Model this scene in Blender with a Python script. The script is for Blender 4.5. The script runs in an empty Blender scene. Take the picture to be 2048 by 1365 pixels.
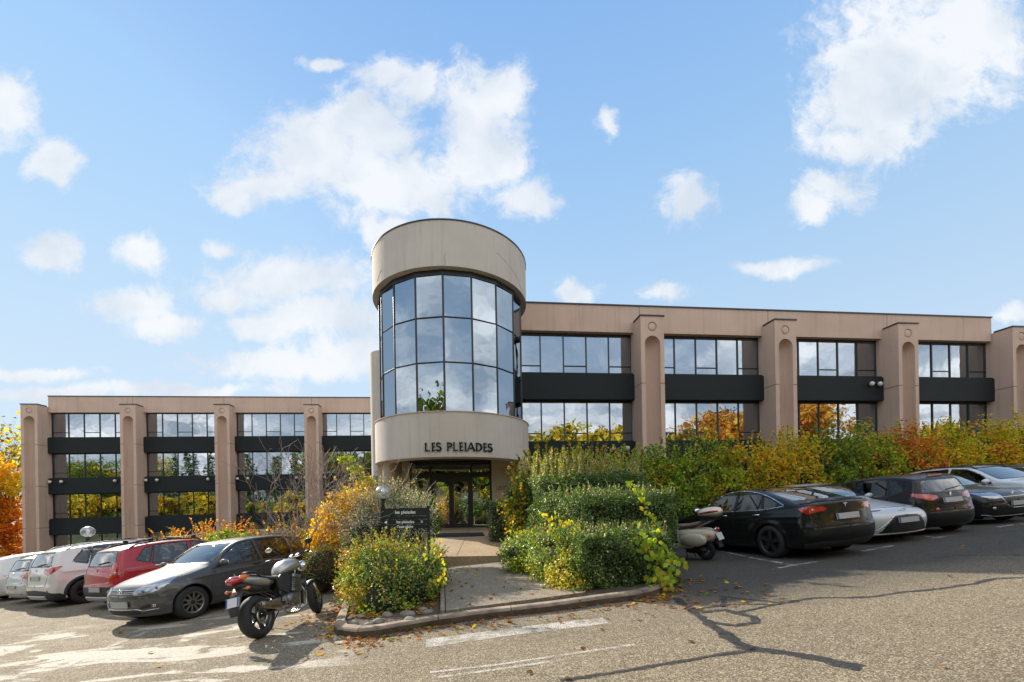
import bpy, bmesh, math, random
import numpy as np
from mathutils import Vector, Matrix
random.seed(7); rng = np.random.default_rng(7)
S_ = bpy.context.scene
PI = math.pi
# ------------------------------------------------------------ camera, world, sun, exposure
F_ = 850.0; HY = 1005.0; ROLL = -0.018; EYE = 1.6
cam_d = bpy.data.cameras.new("camera"); cam = bpy.data.objects.new("camera", cam_d)
S_.collection.objects.link(cam); S_.camera = cam
cam.location = (0, 0, EYE)
cam.matrix_world = Matrix.Translation((0, 0, EYE)) @ Matrix.Rotation(PI/2, 4, 'X') @ Matrix.Rotation(ROLL, 4, 'Z')
cam_d.sensor_width = 36; cam_d.lens = F_/2048*36; cam_d.shift_y = (HY-682.5)/2048
cam_d.clip_start = 0.1; cam_d.clip_end = 6000
S_.view_settings.view_transform = 'Standard'; S_.view_settings.look = 'None'
S_.view_settings.gamma = 1; S_.view_settings.exposure = 0.85
SUN_AZ = math.radians(-48); SUN_EL = math.radians(25.5)      # azimuth from +Y towards +X
sdir = Vector((math.sin(SUN_AZ)*math.cos(SUN_EL), math.cos(SUN_AZ)*math.cos(SUN_EL), math.sin(SUN_EL)))
sl = bpy.data.lights.new("sun", 'SUN'); sl.energy = 5.0; sl.angle = math.radians(0.6); sl.color = (1, .90, .74)
so = bpy.data.objects.new("sun", sl); S_.collection.objects.link(so)
so.rotation_euler = sdir.to_track_quat('Z', 'Y').to_euler(); so.location = (0, 0, 60)

def px(x, y, Z):
    """point at depth Z whose picture position is about (x, y): used to take measurements"""
    u, v = (x-1024)/F_, (HY-y)/F_
    c, s = math.cos(ROLL), math.sin(ROLL)
    return Vector(((u*c - v*s)*Z, Z, EYE + (u*s + v*c)*Z))
def G(x, y):
    xx = 62*math.tanh(x/62.0); yy = 60*math.tanh(y/60.0)
    return 0.07*xx - 0.012*yy
def pg(x, y, dz=0.0):
    """ground point (plus dz) seen at picture position x, y"""
    d = px(x, y, 1.0) - Vector((0, 0, EYE))
    Z = 3.0
    for _ in range(60):
        p = Vector((0, 0, EYE)) + d*Z
        h = p.z - (G(p.x, p.y)+dz)
        Z += h/max(0.02, -(d.z - .07*d.x + .012))*0.8
        Z = max(1.0, min(Z, 300))
    p = Vector((0, 0, EYE)) + d*Z
    return Vector((p.x, p.y, G(p.x, p.y)+dz))

# world: physical sky plus clouds laid out by direction
w = bpy.data.worlds.new("World"); S_.world = w; w.use_nodes = True
nt = w.node_tree; nt.nodes.clear()
def N(t, **k):
    n = nt.nodes.new(t)
    for a, b in k.items(): setattr(n, a, b)
    return n
L = nt.links.new
def M_(op, a, b=None, c=None, clamp=False):
    n = N('ShaderNodeMath', operation=op); n.use_clamp = clamp
    for i, v in enumerate((a, b, c)):
        if v is None: continue
        if isinstance(v, (int, float)): n.inputs[i].default_value = v
        else: L(v, n.inputs[i])
    return n.outputs[0]
def VM(op, a, b=None, c=None):
    n = N('ShaderNodeVectorMath', operation=op)
    for i, v in enumerate((a, b, c)):
        if v is None: continue
        if isinstance(v, (tuple, list)): n.inputs[i].default_value = v
        else: L(v, n.inputs[i])
    return n.outputs['Value'] if op in ('LENGTH', 'DOT_PRODUCT') else n.outputs[0]
tc = N('ShaderNodeTexCoord'); sep = N('ShaderNodeSeparateXYZ'); L(tc.outputs['Generated'], sep.inputs[0])
sky = N('ShaderNodeTexSky', sky_type='NISHITA'); sky.sun_disc = False
sky.sun_elevation = SUN_EL; sky.sun_rotation = SUN_AZ; sky.air_density = 1.0; sky.dust_density = 0.6; sky.ozone_density = 2.2; sky.altitude = 300
# direction on the plane y=1 (front half) as cloud coordinates; the rest of the sky uses the plane z=1
ysafe = M_('MAXIMUM', sep.outputs['Y'], 0.05)
cu = M_('DIVIDE', sep.outputs['X'], ysafe); cv = M_('DIVIDE', sep.outputs['Z'], ysafe)
comb = N('ShaderNodeCombineXYZ'); L(cu, comb.inputs[0]); L(cv, comb.inputs[1])
def noi(vec, sc, det=6, ro=.6, dist=0.0):
    n = N('ShaderNodeTexNoise'); n.inputs['Scale'].default_value = sc; n.inputs['Detail'].default_value = det
    n.inputs['Roughness'].default_value = ro; n.inputs['Distortion'].default_value = dist
    L(vec, n.inputs['Vector']); return n.outputs['Fac']
CLOUDS = [(640,300,120,75),(740,255,95,70),(560,375,110,40),(790,370,150,60),(950,210,75,85),(1010,200,40,70),(960,320,85,75),(1035,400,55,34),(475,400,38,30),
 (1800,110,150,120),(1940,60,110,110),(1740,215,110,85),(1700,285,62,34),(1860,190,90,70),(1372,400,46,40),(1680,380,62,36),(1630,415,40,28),(1205,240,24,32),(1560,538,75,16),
 (1312,578,42,20),(1145,585,42,22),(110,500,50,28),(75,515,30,18),(285,508,40,28),(440,494,26,16),(105,325,42,40),(15,215,50,62),(260,610,75,34),(330,650,70,26),(600,555,150,42),(460,590,60,28),
 (660,630,120,42),(600,725,190,30),(520,650,60,22),(2030,632,40,16),(760,150,55,30),(830,170,40,40),(660,130,40,12),(60,748,110,12),(330,780,190,14),(130,790,140,14),(700,700,90,34),(770,460,50,40)]
acc = None
warp = N('ShaderNodeTexNoise'); warp.inputs['Scale'].default_value = 7; warp.inputs['Detail'].default_value = 5; L(comb.outputs[0], warp.inputs['Vector'])
wv = VM('MULTIPLY_ADD', VM('SUBTRACT', warp.outputs['Color'], (.5, .5, .5)), (.11, .08, 0), comb.outputs[0])
for (x, y, a, b) in CLOUDS:
    p = px(x, y, 1.0); u0, v0 = p.x, p.z-EYE
    sa, sb = F_/(a*1.42), F_/(b*1.42)
    q = VM('LENGTH', VM('MULTIPLY_ADD', wv, (sa, sb, 0), (-u0*sa, -v0*sb, 0)))
    acc = q if acc is None else M_('SMOOTH_MIN', acc, q, 0.25)
n1 = noi(wv, 8, 10, .66); n2 = noi(wv, 26, 8, .68)
dens = M_('ADD', M_('SUBTRACT', 1.0, acc), M_('MULTIPLY', M_('SUBTRACT', n1, .5), 1.9))
dens = M_('ADD', dens, M_('MULTIPLY', M_('SUBTRACT', n2, .5), 1.05))
mr = N('ShaderNodeMapRange', interpolation_type='SMOOTHSTEP'); L(dens, mr.inputs[0]); mr.inputs[1].default_value = -.10; mr.inputs[2].default_value = .62
front = mr.outputs[0]
fm = N('ShaderNodeMapRange'); L(sep.outputs['Y'], fm.inputs[0]); fm.inputs[1].default_value = .1; fm.inputs[2].default_value = .3
front = M_('MULTIPLY', front, fm.outputs[0])
# behind the viewer: broken cloud cover
zs = M_('ADD', M_('MAXIMUM', sep.outputs['Z'], 0.0), .22)
cb = N('ShaderNodeCombineXYZ'); L(M_('DIVIDE', sep.outputs['X'], zs), cb.inputs[0]); L(M_('DIVIDE', sep.outputs['Y'], zs), cb.inputs[1])
nb = noi(cb.outputs[0], 1.1, 8, .58, .3)
mb = N('ShaderNodeMapRange', interpolation_type='SMOOTHSTEP'); L(nb, mb.inputs[0]); mb.inputs[1].default_value = .36; mb.inputs[2].default_value = .60
back = M_('MULTIPLY', mb.outputs[0], M_('SUBTRACT', 1.0, fm.outputs[0]))
cl = M_('MULTIPLY', M_('MAXIMUM', front, back), .92)
# cloud tone: white with grey-blue hollows
n3 = noi(wv, 5, 5, .5); n4 = noi(cb.outputs[0], 2.6, 5, .55)
def ramp(fac, stops):
    r = N('ShaderNodeValToRGB'); e = r.color_ramp.elements
    e[0].position, e[0].color = stops[0][0], (*stops[0][1], 1)
    e[1].position, e[1].color = stops[-1][0], (*stops[-1][1], 1)
    for p, c in stops[1:-1]:
        q = e.new(p); q.color = (*c, 1)
    L(fac, r.inputs[0]); return r.outputs[0]
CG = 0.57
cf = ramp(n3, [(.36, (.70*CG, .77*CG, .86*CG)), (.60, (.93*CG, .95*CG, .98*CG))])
ck = ramp(n4, [(.36, (.70*CG, .78*CG, .88*CG)), (.60, (2.25*CG, 2.19*CG, 2.1*CG))])  # unseen clouds behind the viewer, brightened to lift the light on the facade
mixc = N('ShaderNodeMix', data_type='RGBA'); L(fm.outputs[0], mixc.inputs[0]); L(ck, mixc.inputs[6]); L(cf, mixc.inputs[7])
# pale blue haze towards the horizon
skm = VM('MINIMUM', VM('MULTIPLY', sky.outputs[0], (.10, .10, .10)), (.34, .46, .60))
grad = ramp(sep.outputs['Z'], [(.02, (.415, .478, .518)), (.22, (.350, .440, .528)), (.42, (.275, .396, .532)), (.60, (.208, .346, .530)), (.78, (.148, .280, .510)), (1.0, (.08, .19, .41))])
mg = N('ShaderNodeMix', data_type='RGBA'); mg.inputs[0].default_value = .86; L(skm, mg.inputs[6]); L(grad, mg.inputs[7]); skm = mg.outputs[2]
hz = N('ShaderNodeMapRange', interpolation_type='SMOOTHSTEP'); L(sep.outputs['Z'], hz.inputs[0]); hz.inputs[1].default_value = .62; hz.inputs[2].default_value = -.02
mh = N('ShaderNodeMix', data_type='RGBA'); L(M_('MULTIPLY', hz.outputs[0], .0), mh.inputs[0]); L(skm, mh.inputs[6]); mh.inputs[7].default_value = (.46, .60, .74, 1)
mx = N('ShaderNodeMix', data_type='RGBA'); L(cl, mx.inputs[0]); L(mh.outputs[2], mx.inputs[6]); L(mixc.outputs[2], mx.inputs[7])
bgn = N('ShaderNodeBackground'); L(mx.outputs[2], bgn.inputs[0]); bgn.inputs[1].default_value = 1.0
wo = N('ShaderNodeOutputWorld'); L(bgn.outputs[0], wo.inputs[0])
w.cycles.sampling_method = 'MANUAL'; w.cycles.sample_map_resolution = 512

# ------------------------------------------------------------ helpers
COL = S_.collection
def tag(o, label=None, cat=None, group=None, kind=None):
    if label: o['label'] = label
    if cat: o['category'] = cat
    if group: o['group'] = group
    if kind: o['kind'] = kind
    return o
def empty(name, loc=(0, 0, 0), label=None, cat=None, group=None, M=None):
    o = bpy.data.objects.new(name, None); COL.objects.link(o); o.empty_display_size = .2
    o.matrix_world = M if M is not None else Matrix.Translation(loc)
    return tag(o, label, cat, group)
def link(name, me, parent=None, loc=None):
    o = bpy.data.objects.new(name, me); COL.objects.link(o)
    if parent is not None: o.parent = parent
    if loc is not None: o.location = loc
    return o
def copy_tree(o, parent=None):
    c = o.copy(); COL.objects.link(c)
    if parent is not None: c.parent = parent; c.matrix_parent_inverse = o.matrix_parent_inverse.copy()
    for ch in [k for k in bpy.data.objects if k.parent == o and k != c]: copy_tree(ch, c)
    return c
class MB:
    def __init__(s): s.v = []; s.f = []; s.m = []; s.sm = []; s.fix = False
    def add(s, V, F, mi=0, smooth=False):
        b = len(s.v); s.v += [tuple(p) for p in V]
        for f in F: s.f.append([b+i for i in f]); s.m.append(mi); s.sm.append(smooth)
        return s
    def box(s, c, d, mi=0, M=None, ch=0.0, taper=1.0):
        """box centred at c, size d, edges parallel to z chamfered by ch, top scaled by taper"""
        x, y, z = d[0]/2, d[1]/2, d[2]/2
        if ch > 0:
            o = [(-x+ch, -y), (x-ch, -y), (x, -y+ch), (x, y-ch), (x-ch, y), (-x+ch, y), (-x, y-ch), (-x, -y+ch)]
        else: o = [(-x, -y), (x, -y), (x, y), (-x, y)]
        n = len(o); V = []
        if ch > 0:
            k = ch*.7
            for zz, sc in ((-z, 1-k/max(x, .01)), (-z+k, 1), (z-k, taper), (z, taper*(1-k/max(x, .01)))):
                V += [(a*sc, b*(sc if zz < 0 else sc), zz) for a, b in o]
            rows = 4
        else:
            V = [(a, b, -z) for a, b in o] + [(a*taper, b*taper, z) for a, b in o]; rows = 2
        F = [list(range(n))[::-1], [n*(rows-1)+i for i in range(n)]]
        for r in range(rows-1):
            for i in range(n): F.append([r*n+i, r*n+(i+1) % n, (r+1)*n+(i+1) % n, (r+1)*n+i])
        V = [Vector(p) for p in V]
        if M is not None: V = [M @ p for p in V]
        c = Vector(c)
        return s.add([p+c for p in V], F, mi)
    def tube(s, pts, r, seg=8, mi=0, cap=True, smooth=True, flat=1.0):
        pts = [Vector(p) for p in pts]; n = len(pts)
        R = r if isinstance(r, (list, tuple)) else [r]*n
        V = []; up = None
        for i, p in enumerate(pts):
            t = (pts[min(i+1, n-1)]-pts[max(i-1, 0)])
            if t.length < 1e-9: t = Vector((0, 0, 1))
            t.normalize()
            if up is None:
                up = Vector((0, 0, 1)) if abs(t.z) < .9 else Vector((1, 0, 0))
            a = t.cross(up)
            if a.length < 1e-6: a = t.cross(Vector((1, 0, 0)))
            a.normalize(); b = a.cross(t).normalized(); up = b
            for k in range(seg):
                an = 2*PI*k/seg
                V.append(p + a*math.cos(an)*R[i] + b*math.sin(an)*R[i]*flat)
        F = []
        for i in range(n-1):
            for k in range(seg):
                F.append([i*seg+k, i*seg+(k+1) % seg, (i+1)*seg+(k+1) % seg, (i+1)*seg+k])
        s.add(V, F, mi, smooth)
        if cap:
            s.add(V[:seg], [list(range(seg))[::-1]], mi); s.add(V[-seg:], [list(range(seg))], mi)
        return s
    def lathe(s, prof, seg=32, mi=0, M=None, smooth=True, a0=0.0, a1=2*PI):
        """prof = (r, z) list, about z"""
        full = abs(a1-a0-2*PI) < 1e-6; cols = seg if full else seg+1
        V = []
        for k in range(cols):
            an = a0+(a1-a0)*k/seg; c, d = math.cos(an), math.sin(an)
            V += [Vector((r*c, r*d, z)) for r, z in prof]
        if M is not None: V = [M @ p for p in V]
        n = len(prof); F = []
        for k in range(seg):
            k2 = (k+1) % cols
            for i in range(n-1): F.append([k*n+i, k2*n+i, k2*n+i+1, k*n+i+1])
        return s.add(V, F, mi, smooth)
    def prism(s, poly, h, M=None, mi=0, smooth=False):
        """poly in xy extruded from z=0 to h"""
        n = len(poly)
        V = [Vector((a, b, 0)) for a, b in poly]+[Vector((a, b, h)) for a, b in poly]
        if M is not None: V = [M @ p for p in V]
        F = [list(range(n))[::-1], [n+i for i in range(n)]]
        s.add(V, F, mi)
        return s.add(V, [[i, (i+1) % n, n+(i+1) % n, n+i] for i in range(n)], mi, smooth)
    def ball(s, c, r, seg=16, mi=0, sc=(1, 1, 1), M=None):
        V = []; F = []; c = Vector(c); h = seg//2
        for i in range(h+1):
            th = PI*i/h
            for k in range(seg):
                an = 2*PI*k/seg
                p = Vector((r*math.sin(th)*math.cos(an)*sc[0], r*math.sin(th)*math.sin(an)*sc[1], r*math.cos(th)*sc[2]))
                V.append((M @ p if M is not None else p)+c)
        for i in range(h):
            for k in range(seg): F.append([i*seg+k, (i+1)*seg+k, (i+1)*seg+(k+1) % seg, i*seg+(k+1) % seg])
        return s.add(V, F, mi, True)
    def loft(s, rings, mi=0, smooth=True, cap=True):
        n = len(rings[0]); V = [p for r in rings for p in r]; F = []
        for i in range(len(rings)-1):
            for k in range(n): F.append([i*n+k, i*n+(k+1) % n, (i+1)*n+(k+1) % n, (i+1)*n+k])
        s.add(V, F, mi, smooth)
        if cap: s.add(rings[0], [list(range(n))[::-1]], mi, smooth); s.add(rings[-1], [list(range(n))], mi, smooth)
        return s
    def mesh(s, name, mats):
        me = bpy.data.meshes.new(name); me.from_pydata(s.v, [], s.f)
        for m in (mats if isinstance(mats, (list, tuple)) else [mats]): me.materials.append(m)
        me.polygons.foreach_set('material_index', s.m)
        me.polygons.foreach_set('use_smooth', s.sm)
        if s.fix: bm = bmesh.new(); bm.from_mesh(me); bmesh.ops.remove_doubles(bm, verts=bm.verts, dist=1e-6); bmesh.ops.recalc_face_normals(bm, faces=bm.faces); bm.to_mesh(me); bm.free(); me.update(); return me
        me.update(); return me
    def build(s, name, mats, parent=None, loc=None): return link(name, s.mesh(name, mats), parent, loc)

# ------------------------------------------------------------ materials
MATS = {}
class NT:
    def __init__(s, m): s.t = m.node_tree
    def n(s, ty, ins=None, **k):
        n = s.t.nodes.new(ty)
        for a, b in k.items(): setattr(n, a, b)
        for a, v in (ins or {}).items():
            if hasattr(v, 'is_linked') or isinstance(v, bpy.types.NodeSocket): s.t.links.new(v, n.inputs[a])
            else: n.inputs[a].default_value = v
        return n
    def noise(s, vec, sc, det=4, ro=.55, dist=0): return s.n('ShaderNodeTexNoise', {'Vector': vec, 'Scale': sc, 'Detail': det, 'Roughness': ro, 'Distortion': dist}).outputs['Fac']
    def ramp(s, fac, stops):
        r = s.n('ShaderNodeValToRGB', {0: fac}); e = r.color_ramp.elements
        e[0].position, e[0].color = stops[0][0], (*stops[0][1], 1); e[1].position, e[1].color = stops[-1][0], (*stops[-1][1], 1)
        for p, c in stops[1:-1]: q = e.new(p); q.color = (*c, 1)
        return r.outputs[0]
    def mix(s, f, a, b, bt='MIX'):
        n = s.n('ShaderNodeMix', data_type='RGBA', blend_type=bt)
        for i, v in ((0, f), (6, a), (7, b)):
            if isinstance(v, bpy.types.NodeSocket): s.t.links.new(v, n.inputs[i])
            elif isinstance(v, (int, float)): n.inputs[i].default_value = v
            else: n.inputs[i].default_value = (*v, 1) if len(v) == 3 else v
        return n.outputs[2]
    def math(s, op, a, b=None, c=None, clamp=False):
        n = s.n('ShaderNodeMath', operation=op); n.use_clamp = clamp
        for i, v in enumerate((a, b, c)):
            if v is None: continue
            if isinstance(v, bpy.types.NodeSocket): s.t.links.new(v, n.inputs[i])
            else: n.inputs[i].default_value = v
        return n.outputs[0]
    def mr(s, v, a, b, c=0., d=1.): return s.n('ShaderNodeMapRange', {0: v, 1: a, 2: b, 3: c, 4: d}).outputs[0]
    def bump(s, h, st, dist=.01): return s.n('ShaderNodeBump', {'Height': h, 'Strength': st, 'Distance': dist}).outputs[0]
def mat(name, col=(.5, .5, .5), rough=.5, metal=0., spec=.5, coat=0., var=0., vs=3., bump=0., bs=60., trans=0., emit=None, ior=1.5, coatr=.03):
    m = bpy.data.materials.new(name); m.use_nodes = True; t = NT(m)
    b = m.node_tree.nodes['Principled BSDF']; b.inputs['Base Color'].default_value = (*col, 1)
    b.inputs['Roughness'].default_value = rough; b.inputs['Metallic'].default_value = metal
    b.inputs['Specular IOR Level'].default_value = spec; b.inputs['Coat Weight'].default_value = coat; b.inputs['Coat Roughness'].default_value = coatr
    b.inputs['Transmission Weight'].default_value = trans; b.inputs['IOR'].default_value = ior
    o = t.n('ShaderNodeTexCoord').outputs['Object']
    if var > 0:
        f = t.noise(o, vs, 5, .6)
        c = t.mix(t.mr(f, .3, .7), tuple(x*(1-var) for x in col), tuple(min(1, x*(1+var)) for x in col))
        t.t.links.new(c, b.inputs['Base Color'])
        r = t.mr(f, .3, .7, max(0.02, rough-.08), min(1, rough+.08)); t.t.links.new(r, b.inputs['Roughness'])
    if bump > 0: t.t.links.new(t.bump(t.noise(o, bs, 3, .6), bump), b.inputs['Normal'])
    MATS[name] = m; return m
def render_mat(name, c0, c1, streak=.55, grain=260.):
    """roughcast concrete render with faint rain streaks and blotches"""
    m = mat(name, c0, .92, spec=.2); t = NT(m); b = m.node_tree.nodes['Principled BSDF']
    o = t.n('ShaderNodeTexCoord').outputs['Object']
    sv = t.n('ShaderNodeMapping', {'Vector': o, 'Scale': (5, 5, .22)}).outputs[0]
    s = t.noise(sv, 1.0, 6, .65); bl = t.noise(o, .5, 6, .6); g = t.noise(o, grain, 2, .7); g2 = t.noise(o, 45, 3, .7)
    c = t.mix(t.mr(bl, .35, .65), c0, c1)
    c = t.mix(t.mr(s, .52, .8, 0, streak), c, tuple(x*.5 for x in c0))
    c = t.mix(t.mr(g2, .25, .75, 0, .25), c, tuple(x*.72 for x in c0))
    t.t.links.new(c, b.inputs['Base Color'])
    t.t.links.new(t.bump(t.math('ADD', g, g2), .55, .006), b.inputs['Normal'])
    return m
def glass_mat(name, tint, refl=.55, rough=.012, wav=.35):
    """mirror glazing: dark behind, strong sky reflection, slightly uneven panes"""
    m = bpy.data.materials.new(name); m.use_nodes = True; t = NT(m); t.t.nodes.clear()
    o = t.n('ShaderNodeTexCoord').outputs['Object']
    nz = t.noise(o, .9, 2, .5); bp = t.bump(nz, wav, .02)
    gl = t.n('ShaderNodeBsdfGlossy', {'Color': (*tint, 1), 'Roughness': rough, 'Normal': bp})
    df = t.n('ShaderNodeBsdfDiffuse', {'Color': (.02, .022, .024, 1)})
    fr = t.n('ShaderNodeFresnel', {'IOR': 1.5}).outputs[0]
    f = t.math('ADD', refl, t.math('MULTIPLY', fr, 1-refl), clamp=True)
    mx = t.n('ShaderNodeMixShader', {0: f, 1: df.outputs[0], 2: gl.outputs[0]})
    ou = t.n('ShaderNodeOutputMaterial', {0: mx.outputs[0]}); MATS[name] = m; return m
def leaf_mat(name, tr=.45, gloss=.12, rough=.4):
    m = bpy.data.materials.new(name); m.use_nodes = True; t = NT(m); t.t.nodes.clear()
    a = t.n('ShaderNodeAttribute', attribute_name='Col').outputs['Color']
    d = t.n('ShaderNodeBsdfDiffuse', {'Color': a}); l = t.n('ShaderNodeBsdfTranslucent', {'Color': t.mix(1.0, a, (1.5, 1.35, .7), 'MULTIPLY')})
    g = t.n('ShaderNodeBsdfGlossy', {'Color': (1, 1, 1, 1), 'Roughness': rough})
    x = t.n('ShaderNodeMixShader', {0: tr, 1: d.outputs[0], 2: l.outputs[0]})
    y = t.n('ShaderNodeMixShader', {0: gloss, 1: x.outputs[0], 2: g.outputs[0]})
    t.n('ShaderNodeOutputMaterial', {0: y.outputs[0]}); MATS[name] = m; return m
LEAF = leaf_mat('leaf', .5, .012, .5); LEAFG = leaf_mat('leaf_glossy', .36, .04, .38)
BARK = mat('bark', (.10, .075, .055), .9, var=.4, vs=8, bump=.6, bs=30)
TWIG = mat('twig', (.17, .12, .10), .8, var=.3, vs=20)
CORE = mat('dark_core', (.022, .026, .012), .95, var=.5, vs=30, bump=1., bs=40)  # solid dark core for the dense twigs, added to block light inside bushes
WALL = render_mat('pink_render', (.56, .405, .32), (.63, .465, .37))
WALLW = render_mat('pale_render', (.50, .45, .40), (.57, .515, .46), .5)
BAND = mat('dark_band', (.013, .017, .019), .7, spec=.3, var=.25, vs=1.2, bump=.4, bs=90)
FRAME = mat('dark_frame', (.012, .014, .016), .35, spec=.5)
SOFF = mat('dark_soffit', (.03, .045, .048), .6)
GLASS = glass_mat('mirror_glass', (.44, .48, .53), .86)
GLASST = glass_mat('tower_glass', (.36, .41, .46), .88, wav=.5)
GLASSD = glass_mat('door_glass', (.80, .90, .84), .55, wav=.25)
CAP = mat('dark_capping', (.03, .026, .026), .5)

# ------------------------------------------------------------ ground
def asphalt(name):
    m = mat(name, (.16, .14, .115), .8, spec=.12); t = NT(m); b = m.node_tree.nodes['Principled BSDF']
    o = t.n('ShaderNodeTexCoord').outputs['Object']
    big = t.noise(o, .35, 6, .6); mid = t.noise(o, 3.0, 6, .65); fine = t.noise(o, 55, 3, .75)
    vor = t.n('ShaderNodeTexVoronoi', {'Vector': o, 'Scale': 100.0}).outputs['Color']
    vs = t.n('ShaderNodeSeparateColor', {0: vor}).outputs[0]
    c = t.mix(t.mr(big, .3, .7), (.145, .116, .078), (.215, .173, .117))
    c = t.mix(t.mr(mid, .42, .75, 0, .5), c, (.11, .098, .08))
    c = t.mix(t.mr(vs, .45, .95, 0, .9), c, (.48, .41, .30)); c = t.mix(t.mr(vs, .4, .05, 0, .6), c, (.08, .066, .048)); c = t.mix(t.mr(fine, .50, .66, 0, .6), c, (.06, .05, .04)); c = t.mix(t.mr(t.noise(o, 14, 5, .7), .52, .7, 0, .45), c, (.10, .085, .065)); c = t.mix(t.mr(t.noise(t.n('ShaderNodeMapping', {'Vector': o, 'Rotation': (0, 0, math.radians(-12)), 'Scale': (.25, 2.2, 1)}).outputs[0], .8, 4, .6), .5, .75, 0, .35), c, (.11, .092, .07))
    # building shade over the right-hand bays, painted darker and cooler into the asphalt
    sp = t.n('ShaderNodeSeparateXYZ', {0: o})
    e = t.math('ADD', t.math('SUBTRACT', sp.outputs[1], t.math('MULTIPLY', sp.outputs[0], .18)), t.math('MULTIPLY', big, 2.0))
    dk = t.math('MULTIPLY', t.mr(e, 5.6, 7.2), t.mr(sp.outputs[0], 1.5, 3.0))
    c = t.mix(t.math('MULTIPLY', dk, .78), c, (.046, .047, .048))
    # pale worn paint residue on the left
    wv = t.n('ShaderNodeMapping', {'Vector': o, 'Rotation': (0, 0, math.radians(24)), 'Scale': (.55, 1.9, 1)}).outputs[0]
    pn = t.noise(wv, 1.15, 7, .62, .5); pn2 = t.noise(wv, 7, 5, .7)
    reg = t.math('MULTIPLY', t.mr(sp.outputs[0], -1.6, -2.6), t.mr(sp.outputs[1], 8.6, 7.6))
    pm = t.math('MULTIPLY', t.mr(t.math('ADD', pn, t.math('MULTIPLY', pn2, .16)), .585, .625), reg)
    pm = t.math('MULTIPLY', pm, t.mr(fine, .62, .42, .35, 1))
    c = t.mix(t.math('MULTIPLY', pm, .9), c, (.60, .57, .50))
    t.t.links.new(c, b.inputs['Base Color'])
    t.t.links.new(t.bump(t.math('ADD', vs, fine), .9, .006), b.inputs['Normal'])
    t.t.links.new(t.mr(mid, .3, .7, .8, .95), b.inputs['Roughness'])
    return m
ASPH = asphalt('asphalt')
SOIL = mat('soil', (.085, .06, .04), .95, var=.5, vs=6, bump=1., bs=40)
GRASS = mat('meadow', (.07, .085, .03), .95, var=.4, vs=2, bump=.8, bs=30)
def sheet(name, xs, ys, m, dz, keep=None):
    V = [(x, y, G(x, y)+dz) for y in ys for x in xs]; n = len(xs)
    F = [[j*n+i, j*n+i+1, (j+1)*n+i+1, (j+1)*n+i] for j in range(len(ys)-1) for i in range(n-1)]
    b = MB(); b.add(V, F, 0, True); return b.build(name, m)
far = [-3000, -1200, -500, -250, -140, -100, -80, -65]
tag(sheet('ground', far+list(range(-55, 60, 5))+[-v for v in far[::-1]], far+list(range(-55, 60, 5))+[-v for v in far[::-1]], GRASS, -.12), kind='structure')
tag(sheet('parking_lot', [v*1.0 for v in range(-44, 45, 2)], [v*1.0 for v in range(-14, 27)], ASPH, 0), kind='structure')
def poly_sheet(name, pts, m, dz, thick=0, sub=None, parent=None):
    """flat polygon following the ground, raised dz, with a skirt"""
    b = MB(); n = len(pts); V = [(p[0], p[1], G(p[0], p[1])+dz) for p in pts]
    b.add(V, [list(range(n))])
    if thick: b.add(V+[(x, y, z-thick) for x, y, z in V], [[i, (i+1) % n, n+(i+1) % n, n+i][::-1] for i in range(n)])
    return b.build(name, m, parent)
kerb_px = [(690, 1204), (676, 1240), (668, 1262), (674, 1272), (714, 1277), (751, 1274), (800, 1265), (877, 1252), (955, 1241), (1107, 1224), (1196, 1211), (1271, 1201), (1304, 1194), (1330, 1184), (1342, 1165), (1344, 1145)]
KP = [pg(x, y) for x, y in kerb_px]
GXL = KP[0]+(KP[0]-KP[1]).normalized()*2.0
bed = [Vector((-9.5, 14.4, 0)), Vector((-5.2, 11.2, 0)), Vector((GXL.x-.7, 9.6, 0)), Vector((GXL.x, GXL.y, 0))]+[Vector(p) for p in KP]+[Vector((3.4, 12.2, 0)), Vector((9, 15.0, 0)), Vector((14, 17.2, 0)), Vector((26, 21.5, 0)), Vector((26, 24, 0)), Vector((-12, 24, 0)), Vector((-40, 34, 0)), Vector((-40, 28, 0))]
tag(poly_sheet('planting_bed', bed, SOIL, .085, .2), kind='structure')
# kerb: stones laid end to end along the island front
KERB = mat('kerb_concrete', (.25, .195, .145), .9, var=.42, vs=5, bump=.8, bs=70)
def offset(pts, d):
    o = []
    for i, p in enumerate(pts):
        t = pts[min(i+1, len(pts)-1)]-pts[max(i-1, 0)]; t.z = 0; t.normalize()
        o.append(Vector((p.x - t.y*d, p.y + t.x*d, 0)))
    return o
def kerb_run(pts, wd, h, parent):
    # resample finely, split in stones of about a metre
    fine = []
    for a, b in zip(pts[:-1], pts[1:]):
        n = max(1, int((b-a).length/.12))
        for i in range(n): fine.append(a.lerp(b, i/n))
    fine.append(pts[-1]); inner = offset(fine, wd)
    i = 0
    while i < len(fine)-1:
        j = min(i+8, len(fine)-1); rings = []
        for k in range(i, j+1):
            e = .008 if k == i else (-.008 if k == j else 0)
            t = (fine[min(k+1, len(fine)-1)]-fine[max(k-1, 0)]).normalized()*e
            a = Vector((fine[k].x, fine[k].y, G(fine[k].x, fine[k].y)))+t; b = inner[k]+t; b.z = G(b.x, b.y)
            w_ = lambda f, z: a.lerp(b, f)+Vector((0, 0, z))
            rings.append([w_(0, -.1), w_(.02, h*.6), w_(.10, h-.022), w_(.22, h-.004), w_(.35, h), w_(1, h), w_(1, -.1)])
        mb = MB(); mb.loft(rings, 0, False); mb.build('kerb_stone', KERB, parent)
        i = j
ke = empty('kerb', (0, 0, 0), 'concrete kerb stones curving round the planted island', 'kerb')
kerb_run(KP, .15, .13, ke)
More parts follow.
